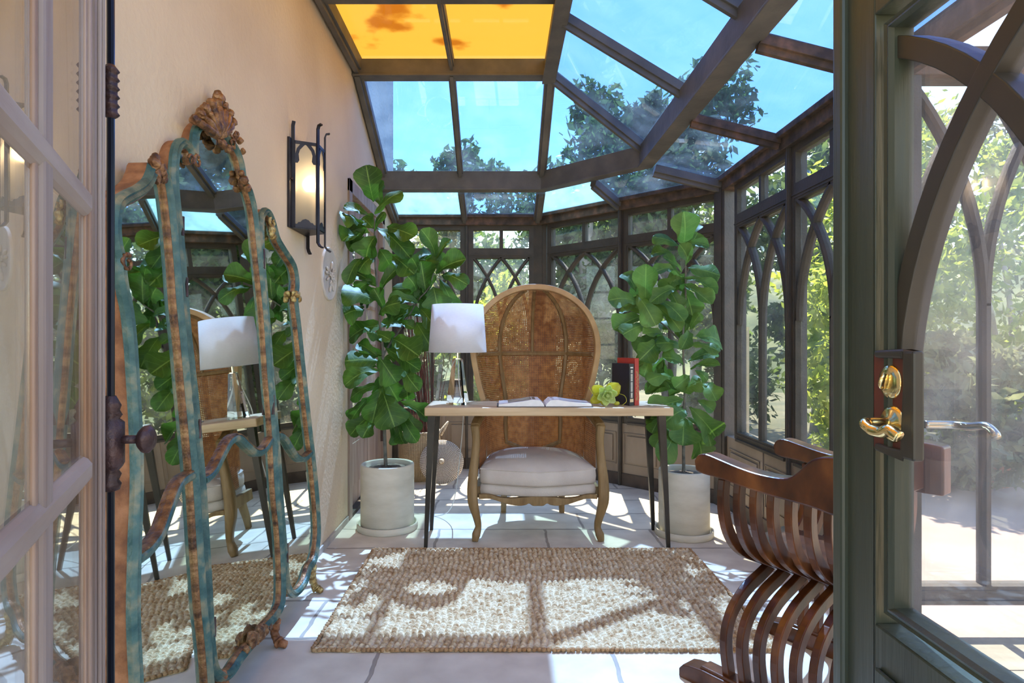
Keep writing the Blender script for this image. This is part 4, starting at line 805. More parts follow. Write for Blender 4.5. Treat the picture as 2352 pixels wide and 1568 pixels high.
right_out = [(604,497),(599,515),(601,597),(613,746),(622,870),(630,960),(638,1060),(646,1182),(654,1282),(658,1333),(668,1354),(680,1354),(697,1332),(707,1300),(718,1283),(724,1255),(727,1212),(722,1132),(714,1051),(703,956),(692,855),(681,750),(675,700),(674,682),(677,647),(671,614),(652,584),(634,554),(624,520),(617,500),(610,492)]
left_out = [(362,398),(352,392),(347,410),(336,434),(315,452),(288,466),(270,482),(263,520),(266,560),(274,592),(276,625),(282,665),(292,715),(300,790),(304,850),(310,950),(314,1050),(314,1132),(310,1230),(307,1350),(307,1433),(312,1540),(318,1640),(335,1720),(380,1740),(430,1720),(465,1690),(478,1640),(474,1560),(468,1480),(458,1383),(448,1232),(442,1130),(434,1031),(420,881),(412,790),(403,700),(396,600),(387,500),(378,430),(370,406)]
rails = {'mid': [(466,1103),(478,1096),(492,1080),(508,1048),(528,1014),(548,1006),(568,1024),(588,1040),(606,1034),(622,1010)], 'right': [(637,1000),(645,1001),(655,1008),(668,1030),(683,1050),(698,1054),(714,1040)], 'left': [(311,1286),(325,1276),(342,1262),(367,1226),(387,1172),(402,1130),(418,1105),(443,1090)]}
for key, out, ang, hin in (('mid', mid_out, 0, None), ('right', right_out, 0, None), ('left', left_out, R(10), 1.735)):
    f = lambda p: on_plane(p[0], p[1], ang, hin)
    pts = cr([f(p) for p in out], 4, closed=True)
    # plane normal towards the room
    n = (V(math.cos(ang), math.sin(ang), -K1)).normalized()
    cen = sum(pts, Vector())/len(pts)
    area = sum(((pts[i]-cen).cross(pts[(i+1) % len(pts)]-cen) for i in range(len(pts))), Vector()); 
    if area.dot(n) > 0: pts = pts[::-1]
    pf = empty  # noqa
    side = [(-.002, -.052), (.020, -.052), (.020, -.004), (-.002, -.004)]
    ou = [(-.004, -.004), (.026, -.004), (.026, .006), (.019, .015), (.013, .011), (.007, .017), (.000, .011), (-.004, .003)]
    gi = [(-.010, -.010), (-.003, -.010), (-.003, .004), (-.006, .004), (-.009, -.001)]
    # decide which side is outward
    t = (pts[1]-pts[-1]).normalized(); sd_ = t.cross(n); o_sign = 1 if sd_.dot(pts[0]-cen) > 0 else -1
    fl_ = lambda prof: [(x*o_sign, y) for x, y in prof]
    fo = MB().sweep(pts, fl_(ou), n, closed=True).build('frame_moulding', m_teal, mir, smooth=False)
    MB().sweep(pts, fl_(side), n, closed=True).build('frame_side', m_clay, fo)
    MB().sweep(pts, fl_(gi), n, closed=True).build('gilt_bead', m_gilt, fo)
    b = MB(); gl_ = [p-n*.006 for p in pts]; b.add(gl_, [tuple(range(len(gl_)))]); g = b.build('mirror_glass', m_mirror, mir)
    bm = bmesh.new(); bm.from_mesh(g.data); bmesh.ops.triangulate(bm, faces=bm.faces, ngon_method='EAR_CLIP'); bm.to_mesh(g.data); bm.free()
    b = MB(); bk_ = [p-n*.040 for p in pts]; b.prism(bk_, n*.012); g2 = b.build('backing_board', m_clay, mir)
    rp_ = cr([f(p) for p in rails[key]], 5)
    r1 = MB().sweep(rp_, [(-.011, -.012), (.011, -.012), (.012, .006), (.005, .013), (-.005, .013), (-.012, .006)], n).build('scroll_rail', m_teal, mir)
    MB().sweep([p+n*.004 for p in rp_], [(-.0165, -.012), (-.010, -.012), (-.010, .006), (-.0145, .004)], n).build('gilt_bead', m_gilt, r1)
nm_ = V(1, 0, .063).normalized()
def orn(name, items, m=m_giltg, ang=0, hin=None, off=.012):
    b = MB()
    for (px, py, r_, sx_, sz_) in items:
        p = on_plane(px, py, ang, hin)+nm_*off; b.ball(p, r_, 10, (.75, sx_, sz_))
    return b.build(name, m, mir, smooth=True)
def scroll(b, px, py, r_, turns=1.3, ang=0, hin=None, a0=0, sg=1):
    c = on_plane(px, py, ang, hin)+nm_*.014; pts = []
    for i in range(22):
        t = i/21; a = a0+sg*2*PI*turns*t; rr = r_*(1-.75*t); pts.append(c+V(.006*t, rr*math.cos(a), rr*math.sin(a)))
    b.tube(pts, [r_*.28*(1-.4*i/21) for i in range(22)], 7)
b = MB(); 
for i, (px, py) in enumerate([(430,275),(443,262),(456,250),(470,240),(484,236),(500,246),(512,262),(520,282)]):
    p0 = on_plane(489, 318)+nm_*.016; p1 = on_plane(px, py)+nm_*.022; b.tube([p0, p0.lerp(p1, .5)+nm_*.012, p1], [.016, .012, .014], 8); b.ball(p1, .017, 10)
b.ball(on_plane(490, 226)+nm_*.018, .026, 12, (.8, 1.0, .9))
for (px, py, r_, a0, sg) in ((493,318,.024,0,1),(523,328,.022,2,-1),(478,292,.022,1,1),(532,310,.018,0,-1),(508,300,.022,3,1)): scroll(b, px, py, r_, 1.4, a0=a0, sg=sg)
for (px, py, r_) in ((470,300,.018),(485,305,.020),(500,330,.018),(515,342,.016),(540,322,.014),(548,348,.012)): b.ball(on_plane(px, py)+nm_*.015, r_, 9)
b.build('carved_crest', m_gilt, mir, smooth=True)
b = MB(); scroll(b, 441, 372, .020, 1.2, a0=1); b.build('shoulder_scroll', m_gilt, mir, smooth=True); b = MB(); scroll(b, 428, 368, .016, 1.2, a0=3, sg=-1); b.build('shoulder_scroll', m_gilt, mir, smooth=True); b = MB(); b.ball(on_plane(552, 414)+nm_*.012, .018, 9); b.ball(on_plane(560, 432)+nm_*.012, .016, 9); b.ball(on_plane(548, 398)+nm_*.010, .012, 8); b.build('shoulder_scroll', m_gilt, mir, smooth=True)
b = MB(); scroll(b, 617, 512, .022, 1.3, a0=2); b.ball(on_plane(618, 530)+nm_*.012, .022, 9, (.7, .8, 1.4)); b.ball(on_plane(622, 545)+nm_*.010, .014, 8); b.build('shell_carving', m_giltg, mir, smooth=True); b = MB(); b.ball(on_plane(673, 676)+nm_*.012, .020, 9); b.ball(on_plane(681, 686)+nm_*.010, .016, 8); b.ball(on_plane(669, 686)+nm_*.010, .016, 8); b.build('shell_carving', m_giltg, mir, smooth=True)
b = MB()
for (px, py, r_, s1, s2) in ((352,385,.028,.7,1.0),(343,372,.020,.8,1.1),(358,398,.018,.6,1.5),(349,405,.016,.6,1.6),(366,405,.014,.6,1.5)): b.ball(on_plane(px, py, R(10), 1.735)+nm_*.012, r_, 10, (.8, s1, s2))
b.build('shell_carving', m_gilt, mir, smooth=True); b = MB(); scroll(b, 275, 605, .020, 1.2, ang=R(10), hin=1.735, a0=1); b.build('shoulder_scroll', m_gilt, mir, smooth=True)
b = MB()
for (px, py, r_, s1, s2) in ((572,1470,.026,1.1,1.1),(588,1455,.028,1,1.2),(600,1447,.022,1,1),(558,1492,.016,1,1),(612,1440,.014,1,1),): b.ball(on_plane(px, py)+nm_*.010, r_, 10, (.8, s1, s2))
scroll(b, 583, 1462, .026, 1.4, a0=2); b.build('apron_carving', m_gilt, mir, smooth=True)
for (px, py, bx, by, m_) in ((716,1300,728,1362,m_giltg),(632,1425,642,1488,m_clay),(505,1550,520,1618,m_clay),(462,1700,470,1760,m_clay)):
    p = on_plane(px, py); d_ = FPX*CH/(by-PY); q = V((bx-PX)*d_/FPX, d_, .010)
    q.x = max(q.x, K0-.01); q.x = min(q.x, K0+.05); pts = cr([p+V(0,0,.0), p.lerp(q, .45)+V(-.012,.01,0), p.lerp(q, .8)+V(-.012,.012,0), q+V(.0,.0,.008)], 5)
    MB().tube(pts, [.022-.006*math.sin(PI*i/(len(pts)-1)) for i in range(len(pts))], 9).ball(q+V(.012, 0, .006), .018, 10, (1.1, 1, .85)).build('foot', m_, mir, smooth=True)
for (px, py) in ((409,520),(418,660),(448,985),(482,1440),(598,595),(620,930),(652,1270)): MB().tube([on_plane(px, py-22)+nm_*.012, on_plane(px, py+22)+nm_*.012], .006, 7).build('hinge', m_rustiron, mir)

# ------------------------------------------------------------------ wall lantern
def sconce():
    root = empty('wall_lantern', (XL, 2.83, 1.62), 'lit black iron wall lantern with frosted glass on the plaster wall', 'wall lamp')
    z0, z1 = 1.628, 2.02; pts = [V(-.935, 2.725, 0), V(-.838, 2.775, 0), V(-.838, 2.885, 0), V(-.935, 2.935, 0)]
    b = MB(); b.prism([V(XL+.001, 2.69, z0-.005), V(XL+.012, 2.69, z0-.005), V(XL+.012, 2.97, z0-.005), V(XL+.001, 2.97, z0-.005)], (0, 0, z1-z0+.01)); b.build('backplate', m_iron, root, bevel=.001)
    for i, p in enumerate(pts):
        b = MB(); up_ = .085 if i in (0, 1, 2) else .05; dn = .075 if i != 0 else .0; o = (p-V(-.945, 2.83, 0)).normalized()
        path = [p+V(0,0,z0-dn)] ; 
        if dn: path = [p+o*.028+V(0,0,z0-dn-.012), p+o*.012+V(0,0,z0-dn-.004), p+V(0,0,z0-dn+.012)]
        path += [p+V(0,0,z1+up_-.02), p+o*.006+V(0,0,z1+up_-.004), p+o*.022+V(0,0,z1+up_)] if i else [p+V(0,0,z1+up_-.02), p+V(.004,-.0,z1+up_)]
        b.sweep(path, [(-.0075, -.0035), (.0075, -.0035), (.0075, .0035), (-.0075, .0035)], lambda k: (o.x, o.y, .001) if True else None); b.build('upright', m_iron, root)
    for i in range(3):
        p, q = pts[i], pts[i+1]; d = (q-p).normalized(); n = V(d.y, -d.x, 0); W_ = (q-p).length
        F = lambda u, v, w_=0.0: p+d*u+n*w_+V(0, 0, v)
        def rc(b, u0, u1, v0, v1): b.prism([F(u0,v0,-.002), F(u1,v0,-.002), F(u1,v1,-.002), F(u0,v1,-.002)], n*.005)
        b = MB(); rc(b, 0, W_, z0, z0+.016); rc(b, 0, W_, z1-.014, z1); rc(b, 0, .010, z0, z1); rc(b, W_-.010, W_, z0, z1)
        for sg in (0, 1):                                # pierced arch limbs and foot
            X = lambda u: u if sg == 0 else W_-u
            arch = [(.010, z1-.10), (.020, z1-.10), (.027, z1-.088), (.024, z1-.06), (.030, z1-.04), (.045, z1-.022), (W_/2, z1-.012), (W_/2, z1-.004), (.034, z1-.010+.0), (.016, z1-.035), (.010, z1-.06)]
            b.prism([F(X(u), v, -.001) for u, v in arch], n*.003)
        c = W_/2; b.prism([F(c-.038, z0+.015, -.001), F(c-.032, z0+.024, -.001), F(c-.022, z0+.026, -.001), F(c-.014, z0+.036, -.001), F(c, z0+.041, -.001), F(c+.014, z0+.036, -.001), F(c+.022, z0+.026, -.001), F(c+.032, z0+.024, -.001), F(c+.038, z0+.015, -.001)], n*.003)
        b.build('pierced_frame', m_iron, root)
        b = MB(); b.prism([F(.006, z0+.008, -.006), F(W_-.006, z0+.008, -.006), F(W_-.006, z1-.008, -.006), F(.006, z1-.008, -.006)], n*.003); b.build('frosted_pane', m_frostl, root)
    b = MB(); b.prism([p+V(0,0,z0) for p in [V(XL+.005, 2.70, 0)]+pts+[V(XL+.005, 2.96, 0)]], (0, 0, -.004)); b.build('bottom_plate', m_iron, root)
    MB().tube([V(-.938, 2.722, 1.84), V(-.930, 2.700, 1.84)], .003, 6).ball((-.930, 2.697, 1.84), .006, 8).build('latch', m_rustiron, root)
    MB().ball((-.892, 2.83, 1.845), .022, 14, (1, 1, 1.5)).build('bulb', mat('glowing_bulb', (1, .8, .5), None, .5, emit=((1, .75, .42), 45)), root, smooth=True)
    MB().tube([V(-.892, 2.83, z0), V(-.892, 2.83, 1.815)], .011, 10).build('candle_holder', m_iron, root)
    ld = bpy.data.lights.new('lantern_light', 'POINT'); ld.energy = 0.55; ld.color = (1, .70, .38); ld.shadow_soft_size = .03; lo_ = bpy.data.objects.new('lantern_light', ld); C.objects.link(lo_); lo_.parent = root; lo_.location = V(-.892, 2.83, 1.845)-ORG[root.name]
m_frostl = bpy.data.materials.new('frosted_lantern_glass'); m_frostl.use_nodes = True
def _fl():
    n = m_frostl.node_tree.nodes; l = m_frostl.node_tree.links; n.remove(n['Principled BSDF']); tl = n.new('ShaderNodeBsdfRefraction'); tl.inputs[0].default_value = (.95, .9, .8, 1); tl.inputs['Roughness'].default_value = .5; tl.inputs['IOR'].default_value = 1.25
    tr = n.new('ShaderNodeBsdfTranslucent'); gl = n.new('ShaderNodeBsdfDiffuse'); gl.inputs[0].default_value = (.75, .70, .6, 1); m1 = n.new('ShaderNodeMixShader'); m1.inputs[0].default_value = .25
    l.new(tl.outputs[0], m1.inputs[1]); l.new(gl.outputs[0], m1.inputs[2]); m2 = n.new('ShaderNodeMixShader'); m2.inputs[0].default_value = .22; l.new(m1.outputs[0], m2.inputs[1]); l.new(tr.outputs[0], m2.inputs[2]); l.new(m2.outputs[0], n['Material Output'].inputs[0])
_fl(); sconce()

# ------------------------------------------------------------------ plaster roundel
pc = V(XL, 3.335, 1.485); pq = empty('plaster_roundel', (XL, 3.335, 1.34), 'round white plaster relief of flowers hung on the tan wall below the lantern', 'wall plaque')
MB().lathe(pc, [(0, .004), (.128, .004), (.138, .010), (.142, .012), (.146, .006), (.146, 0)], 48, axis=(1, 0, 0)).build('disc', m_white, pq, smooth=True)
b = MB()
for (u, v, r_) in ((.03, -.01, .024), (.055, .02, .018), (.01, -.05, .018), (.06, -.03, .015), (-.01, 0, .014)):
    for k in range(6): a = 2*PI*k/6; b.ball(pc+V(.014, u+r_*.6*math.cos(a), v+r_*.6*math.sin(a)), r_*.5, 7, (.6, 1, 1))
    b.ball(pc+V(.020, u, v), r_*.35, 7)
for (u, v, a) in ((-.05, .02, 2.6), (-.04, -.03, 3.5), (.0, -.08, 4.4), (.05, -.07, 5.2), (.03, .05, 1.2), (-.06, .0, 3)): b.ball(pc+V(.011, u, v), .026, 8, (.3, 1, .32), Matrix.Rotation(a, 3, 'X'))
b.build('flower_relief', m_white, pq, smooth=True)

# ------------------------------------------------------------------ French door in the left wall (closed)
def back_door():
    root = empty('door_1', (XL-.08, (DY0+DY1)/2, 0), 'wood and glass double French door in the plaster wall behind the left fig', kind='structure')
    b = MB(); x0, x1 = XL-.12, XL+.012
    b.box((x0, DY0, 0), (x1, DY0+.075, DZ)); b.box((x0, DY1-.075, 0), (x1, DY1, DZ)); b.box((x0, DY0, DZ-.08), (x1, DY1, DZ)); b.build('door_frame', m_wwood, root, bevel=.003)
    b = MB(); b.box((x0, DY0+.075, 0), (x1, DY1-.075, .025)); b.build('threshold', m_kick, root)
    w0 = DY0+.075; L = (DY1-DY0-.15)/2
    for k in range(2):
        a = w0+k*L+.003; c = w0+(k+1)*L-.003; b = MB(); xa, xb = XL-.075, XL-.03
        b.box((xa, a, .03), (xb, a+.085, DZ-.085)); b.box((xa, c-.085, .03), (xb, c, DZ-.085)); b.box((xa, a+.085, .03), (xb, c-.085, .50)); b.box((xa, a+.085, DZ-.185), (xb, c-.085, DZ-.085)); b.box((xb-.002, a+.11, .16), (xb+.006, c-.11, .44))
        lf = b.build('door_leaf', m_wwood, root, bevel=.003); b = MB(); 
        for i in range(1, 5): z = .50+(DZ-.685)*i/5; b.box((xa+.01, a+.085, z-.011), (xb-.004, c-.085, z+.011))
        b.build('muntin', m_wwoodd, lf)
        MB().box((xa+.02, a+.08, .49), (xa+.025, c-.08, DZ-.18)).build('pane', m_glass, lf)
    for z in (.32, 1.0, 1.75): MB().box((XL-.005, DY1-.085, z), (XL+.018, DY1-.065, z+.11)).build('hinge', m_rustiron, root)
back_door()

# ------------------------------------------------------------------ open French door leaf in the left foreground
def left_leaf():
    sc_ = .75; F = V(-.655*sc_, 1.0*sc_, 0); E = V(.432, -.902, 0).normalized(); n = V(.902, .432, 0)   # n faces the viewer side
    q = lambda t, z, w_=0.0: F+E*t+n*w_+V(0, 0, z)
    root = empty('door_2', F+E*.25, 'open French door of weathered pinkish wood at the left edge, many small panes', kind='structure')
    H = 2.2; TL = .56; th = .04
    def rc(b, t0, t1, z0, z1, w0, w1): b.prism([q(t0,z0,w0), q(t1,z0,w0), q(t1,z1,w0), q(t0,z1,w0)], n*(w1-w0))
    b = MB(); rc(b, 0, .068, 0.02, H, -th, 0); rc(b, TL-.09, TL, .02, H, -th, 0); rc(b, .068, TL-.09, .02, .25, -th, 0); rc(b, .068, TL-.09, H-.09, H, -th, 0)
    b.build('stile_frame', m_wwood, root, bevel=.002)
    b = MB(); rc(b, .068, .080, .25, H-.09, -.008, -.002); rc(b, .080, .088, .25, H-.09, -.008, -.005); b.build('stile_moulding', m_wwoodd, root, bevel=.003)
    b = MB(); rc(b, .020, .026, .02, H, 0, .004); rc(b, .046, .052, .02, H, 0, .004); b.build('stile_bead', m_wwood, root, bevel=.0015)
    muz = [.676, .971, 1.266, 1.561, 1.856]; mc = .282
    b = MB(); rc(b, mc-.016, mc+.016, .25, H-.09, -.012, 0); b.build('upright_muntin', m_wwood, root, bevel=.004)
    b = MB(); rc(b, mc-.026, mc-.016, .25, H-.09, -.008, -.004); rc(b, mc+.016, mc+.026, .25, H-.09, -.008, -.004); b.build('upright_moulding', m_wwoodd, root, bevel=.003)
    for z in muz:
        b = MB(); prof = [(-.007, .001), (.007, .001), (.013, -.003), (.017, -.010), (-.017, -.010), (-.013, -.003)]
        b.prism([q(.09, z+a, w_) for a, w_ in prof], E*(TL-.18)); b.build('cross_muntin', m_wwoodr, root)
    zz_ = [.25]+muz+[H-.09]
    for (t0, t1) in ((.084, mc-.02), (mc+.02, TL-.09)):
        for i in range(len(zz_)-1): b = MB(); rc(b, t0, t1, zz_[i]+.002, zz_[i+1]-.002, -.010, -.007); b.build('pane', m_caseg, root)
    # espagnolette bolt on the far edge
    rod = F+V(.0028, .008, 0); b = MB().tube([rod+V(0,0,.05), rod+V(0,0,H)], .0045, 8); b.build('bolt_rod', m_rod, root)
    def turned(z0, z1, prof): return MB().lathe(rod+V(0,0,z0), [(r_, (z1-z0)*h) for r_, h in prof], 16)
    ring = [(.004, 0)]+[(r_, h) for k in range(6) for r_, h in ((.0075, .04+k*.16), (.0100, .08+k*.16), (.0075, .13+k*.16))]+[(.004, 1)]
    turned(1.392, 1.46, ring).build('turned_guide', m_rustiron, root, smooth=True)
    hb_ = turned(.925, 1.045, [(.004, 0), (.010, .02), (.012, .08), (.009, .12), (.012, .18), (.009, .22), (.013, .26), (.0155, .30), (.0155, .72), (.010, .76), (.013, .80), (.010, .85), (.012, .9), (.006, 1)]).build('bolt_gearbox', m_rustiron, root, smooth=True)
    kz = .99; kd = V(.995, .10, 0); kb = MB().tube([rod+V(0,0,kz), rod+kd*.034+V(0,0,kz)], .0055, 10); kb.lathe(rod+kd*.034+V(0,0,kz), [(0, 0), (.012, .001), (.017, .006), (.0175, .011), (.012, .016), (0, .018)], 20, axis=kd); kb.build('turn_knob', m_rustiron, hb_, smooth=True)
left_leaf()

# ------------------------------------------------------------------ open green door on the right
def green_door():
    X = .655; root = empty('door_3', (X+.02, .75, 0), 'open dark green door with gothic glazing and brass lever at the right', kind='structure')
    Y1, Y0, G1, G0, ZB, ZT_ = 1.175, .13, 1.030, .25, .650, 1.654; th = .045
    def rc(b, ya, yb, z0, z1, w0=0, w1=th): b.box((X+w0, min(ya, yb), z0), (X+w1, max(ya, yb), z1))
    b = MB(); rc(b, G1+.03, Y1-.03, .01, 1.95); rc(b, G0, Y0, .01, 1.95); rc(b, G1+.03, G0, .01, ZB-.03); rc(b, G1+.03, G0, ZT_+.03, 1.95); b.build('stile_frame', m_green, root, bevel=.003)
    MB().box((X-.012, Y1-.034, .01), (X+th, Y1, 1.95)).build('astragal', m_green, root, bevel=.006)
    b = MB(); pr = [(0, -.002), (.012, -.010), (.018, -.002), (.030, .010), (.030, th-.004), (0, th-.004)]
    for (a0, a1) in (((G1, ZB), (G1, ZT_)), ((G1, ZT_), (G0, ZT_)), ((G0, ZT_), (G0, ZB)), ((G0, ZB), (G1, ZB))):
        pass
    loop = [V(X, G1, ZB), V(X, G1, ZT_), V(X, G0, ZT_), V(X, G0, ZB)]
    b.sweep(loop, [(.034, .002), (.026, .009), (.014, .004), (.006, .006), (.000, -.006), (-.002, -.03), (.034, -.03)], (-1, 0, 0), closed=True)
    b.build('glazing_moulding', m_green, root)
    b = MB(); rc(b, G1+.02, G0+.02, .16, ZB-.10, -.008, 0); rc(b, G1-.03, G0+.06, .21, ZB-.15, -.014, -.006); b.build('bottom_panel', m_green, root, bevel=.004)
    c = (G0+G1)/2; prof = [(-.017, -.002), (.017, -.002), (.017, -.040), (-.017, -.040)]
    b = MB(); W_ = lambda u, z: V(X, G1-u, z); w_ = G1-G0
    for ki, (ua, ub) in enumerate(((0, w_/2), (w_/2, 0), (w_/2, w_), (w_, w_/2))): b.sweep([W_(u, z)+V(.0008*(ki % 2), 0, 0) for u, z in arc_pts(ua+(.012 if ua == 0 else -.012 if ua == w_ else 0), ub, 1.00, 1.615, 16)], prof, (-1, 0, 0))
    b.sweep([W_(w_/2, ZB), W_(w_/2, 1.02)], prof, (-1, 0, 0)); b.build('tracery', m_greend, root, bevel=.002)
    MB().box((X+.022, G0, ZB), (X+.026, G1, ZT_)).build('pane', m_doorg, root)
    lk = MB(); lk.box((X-.011, .945, .925), (X+.008, .972, 1.098)); lk.box((X-.011, .972, 1.085), (X+.008, 1.045, 1.098)); lk.box((X-.011, .972, .925), (X+.008, 1.045, .938)); lo_ = lk.build('lock_box', m_greend, root, bevel=.004)
    MB().box((X-.004, .972, .938), (X+.002, 1.050, 1.085)).build('lock_recess', m_redplate, lo_)
    MB().box((X-.0035, 1.044, .930), (X+.004, 1.056, 1.09)).build('lock_edge', m_redplate, lo_)
    c1 = V(X-.004, 1.010, 1.046); MB().lathe(c1, [(0, .006), (.014, .007), (.026, .004), (.029, .001), (.029, 0)], 32, axis=(-1, 0, 0)).build('deadbolt_rose', m_brass, root, smooth=True)
    MB().ball(c1+V(-.012, -.002, 0), .0115, 12, (.9, .28, 1.25), Matrix.Rotation(R(18), 3, 'X')).build('thumb_turn', m_brass, root, smooth=True)
    c2 = V(X-.004, 1.005, .976); MB().lathe(c2, [(0, .010), (.011, .010), (.014, .007), (.024, .006), (.030, .002), (.031, 0)], 32, axis=(-1, 0, 0)).build('lever_rose', m_brass, root, smooth=True)
    pts = cr([c2+V(0, 0, .004), c2+V(-.022, .0, .004), c2+V(-.043, .0, .003), c2+V(-.050, -.008, .000), c2+V(-.050, -.024, -.006), c2+V(-.047, -.045, -.007), c2+V(-.047, -.062, -.001), c2+V(-.047, -.076, -.004), c2+V(-.045, -.084, -.008)], 6)
    MB().tube(pts, [.0075]*12+[.0086]*12+[.0092]*(len(pts)-24), 12).build('lever', m_brass, root, smooth=True)
    c3 = V(X+th, 1.0, .976); pts = cr([c3, c3+V(.035, -.002, .0), c3+V(.048, -.010, .0), c3+V(.052, -.03, .001), c3+V(.052, -.06, .006), c3+V(.052, -.078, -.002), c3+V(.05, -.084, -.008)], 6)
    MB().tube(pts, .0065, 12).build('outside_lever', m_steelh, root, smooth=True)
green_door()

# ------------------------------------------------------------------ carved folding chair (right foreground)
def xchair():
    O = V(.655, 1.985, 0); F_ = V(.6, -.8, 0); Rr = V(.8, .6, 0); W_ = .52
    q = lambda t, r_, z: O+F_*t+Rr*r_+V(0, 0, z)
    root = empty('folding_armchair', O+F_*.25+Rr*.26, 'carved dark walnut X-frame folding armchair with curved slats beside the green door', 'chair')
    arm_t = [(-.012, .722), (0, .742), (.03, .750), (.08, .740), (.14, .727), (.20, .718), (.26, .716), (.30, .722), (.33, .745), (.36, .778), (.39, .794), (.44, .800), (.50, .796), (.53, .790)]
    arm_b = [(.53, .640), (.44, .640), (.36, .652), (.26, .658), (.16, .668), (.08, .680), (.02, .684), (-.008, .692)]
    for r0, r1 in ((-.018, .050), (W_-.050, W_+.018)):
        b = MB(); poly = cr([V(t, 0, z) for t, z in arm_t], 3) + cr([V(t, 0, z) for t, z in arm_b], 3); b.prism([q(p.x, r0, p.z) for p in poly], Rr*(r1-r0)); b.build('arm', m_walnut, root, bevel=.010)
    slat = [(.020, .672), (.014, .62), (.018, .565), (.040, .505), (.080, .455), (.140, .415), (.205, .387), (.26, .362), (.32, .340), (.385, .322), (.44, .300), (.495, .262), (.525, .215), (.532, .160), (.522, .10), (.512, .045)]
    for k in range(7):
        t = .075+.055*k
        for mir_ in (0, 1):
            tt = t+(.0265 if mir_ else 0); pts = cr([V(0, (W_-r_ if mir_ else r_), z) for r_, z in slat], 3)
            MB().sweep([q(tt, p.y, p.z) for p in pts], [(-.019, -.0115), (.019, -.0115), (.019, .0115), (-.019, .0115)], F_).build('slat', m_walnut, root, bevel=.003)
    for r_ in (0, W_):
        b = MB(); poly = [(-.06, 0), (-.06, .028), (-.045, .045), (-.02, .052), (.03, .058), (.50, .058), (.54, .045), (.56, .028), (.56, 0)]; b.prism([q(t, r_-.034, z) for t, z in poly], Rr*.068); b.prism([q(t, r_-.026, z+.012) for t, z in [(.01, .04), (.02, .056), (.48, .056), (.50, .04)]], Rr*.052); b.build('foot_rail', m_walnut, root, bevel=.004)
    b = MB(); b.prism([q(.06, .11, .428), q(.46, .11, .428), q(.46, .41, .428), q(.06, .41, .428)], V(0, 0, .022)); b.build('seat', m_walnut, root, bevel=.005)
    MB().tube([q(.05, .26, .364), q(.45, .26, .364)], .013, 10).build('pivot_rod', m_walnut, root)
    b = MB(); poly = cr([V(0, r_, z) for r_, z in [(.05, .785), (.12, .80), (.20, .835), (.26, .85), (.32, .835), (.40, .80), (.47, .785)]], 3)+[V(0, .47, .655), V(0, .05, .655)]; b.prism([q(.455, p.y, p.z) for p in poly], F_*.024); b.build('back_panel', m_walnut, root, bevel=.005)
xchair()

# ------------------------------------------------------------------ garden
def foliage_blob(b, c, rad, n, size, seed, squash=1.0):
    r_ = np.random.default_rng(seed); d = r_.normal(size=(n, 3)); d /= np.linalg.norm(d, axis=1)[:, None]; rr = rad*(r_.random(n)**.35); lump = 1+.22*np.sin(d[:, 0]*5+seed)+.18*np.cos(d[:, 2]*7+seed*2)
    p = d*(rr*lump)[:, None]; p[:, 2] *= squash; p += np.array(c); a = r_.normal(size=(n, 3)); a /= np.linalg.norm(a, axis=1)[:, None]; bb = np.cross(a, r_.normal(size=(n, 3))); bb /= np.linalg.norm(bb, axis=1)[:, None]; s_ = size*(.6+.8*r_.random(n))[:, None]
    b.append(np.stack([p-a*s_, p+bb*s_*.45, p+a*s_, p-bb*s_*.45], 1).reshape(-1, 3))
def leafmesh(name, blocks, m, parent):
    co = np.concatenate(blocks)-np.array(ORG[parent.name]); n = len(co)//4; me = bpy.data.meshes.new(name); me.vertices.add(len(co)); me.vertices.foreach_set('co', co.ravel()); me.loops.add(n*4); me.loops.foreach_set('vertex_index', np.arange(n*4, dtype=np.int32))
    me.polygons.add(n); me.polygons.foreach_set('loop_start', np.arange(0, n*4, 4, dtype=np.int32)); me.polygons.foreach_set('loop_total', np.full(n, 4, dtype=np.int32)); me.update(); me.validate(); me.materials.append(m)
    o = bpy.data.objects.new(name, me); C.objects.link(o); o.parent = parent; ORG[o.name] = ORG[parent.name]; return o
m_oakleaf = leaf_mat('oak_foliage', (.035, .075, .02), (.13, .20, .05), (.075, .13, .035), .45, .5)
m_yel = leaf_mat('yellow_green_foliage', (.10, .17, .02), (.34, .40, .07), (.21, .28, .04), .5, .5)
m_dark = leaf_mat('dusky_olive_foliage', (.06, .075, .035), (.22, .24, .12), (.13, .15, .07), .4, .5)
m_trunk = mat('pale_mottled_bark', (.25, .22, .20), (.50, .46, .43), .85, scale=5, bump=.4)
def tree(label, x, y, h, r_, m, seed, n=3600, trunk=.11, low=.35, size=.085, kind='tree', leanx=0.0, grp='trees beyond the glass'):
    root = empty(kind, (x, y, -.21), label, kind, grp); rs = random.Random(seed); bl = []
    k = 9
    for i in range(k):
        a = 2*PI*i/k+rs.random(); hz = h*(low+(1-low)*(i+.5)/k); rr = r_*(.85 if .2 < (i/k) < .75 else .6); foliage_blob(bl, (x+leanx+rr*.55*math.cos(a*2.3), y+rr*.55*math.sin(a*2.3), hz-.12*h*.3), rr*.62, n//k, size, seed*10+i, .85)
    leafmesh('foliage', bl, m, root)
    b = MB(); tp = cr([V(x, y, -.21), V(x+leanx*.3+.1, y, h*.3), V(x+leanx*.7-.05, y, h*.6), V(x+leanx, y, h*.85)], 5); b.tube(tp, [trunk*(1-.75*i/(len(tp)-1)) for i in range(len(tp))], 9)
    b.build('trunk', m_trunk, root, smooth=True)
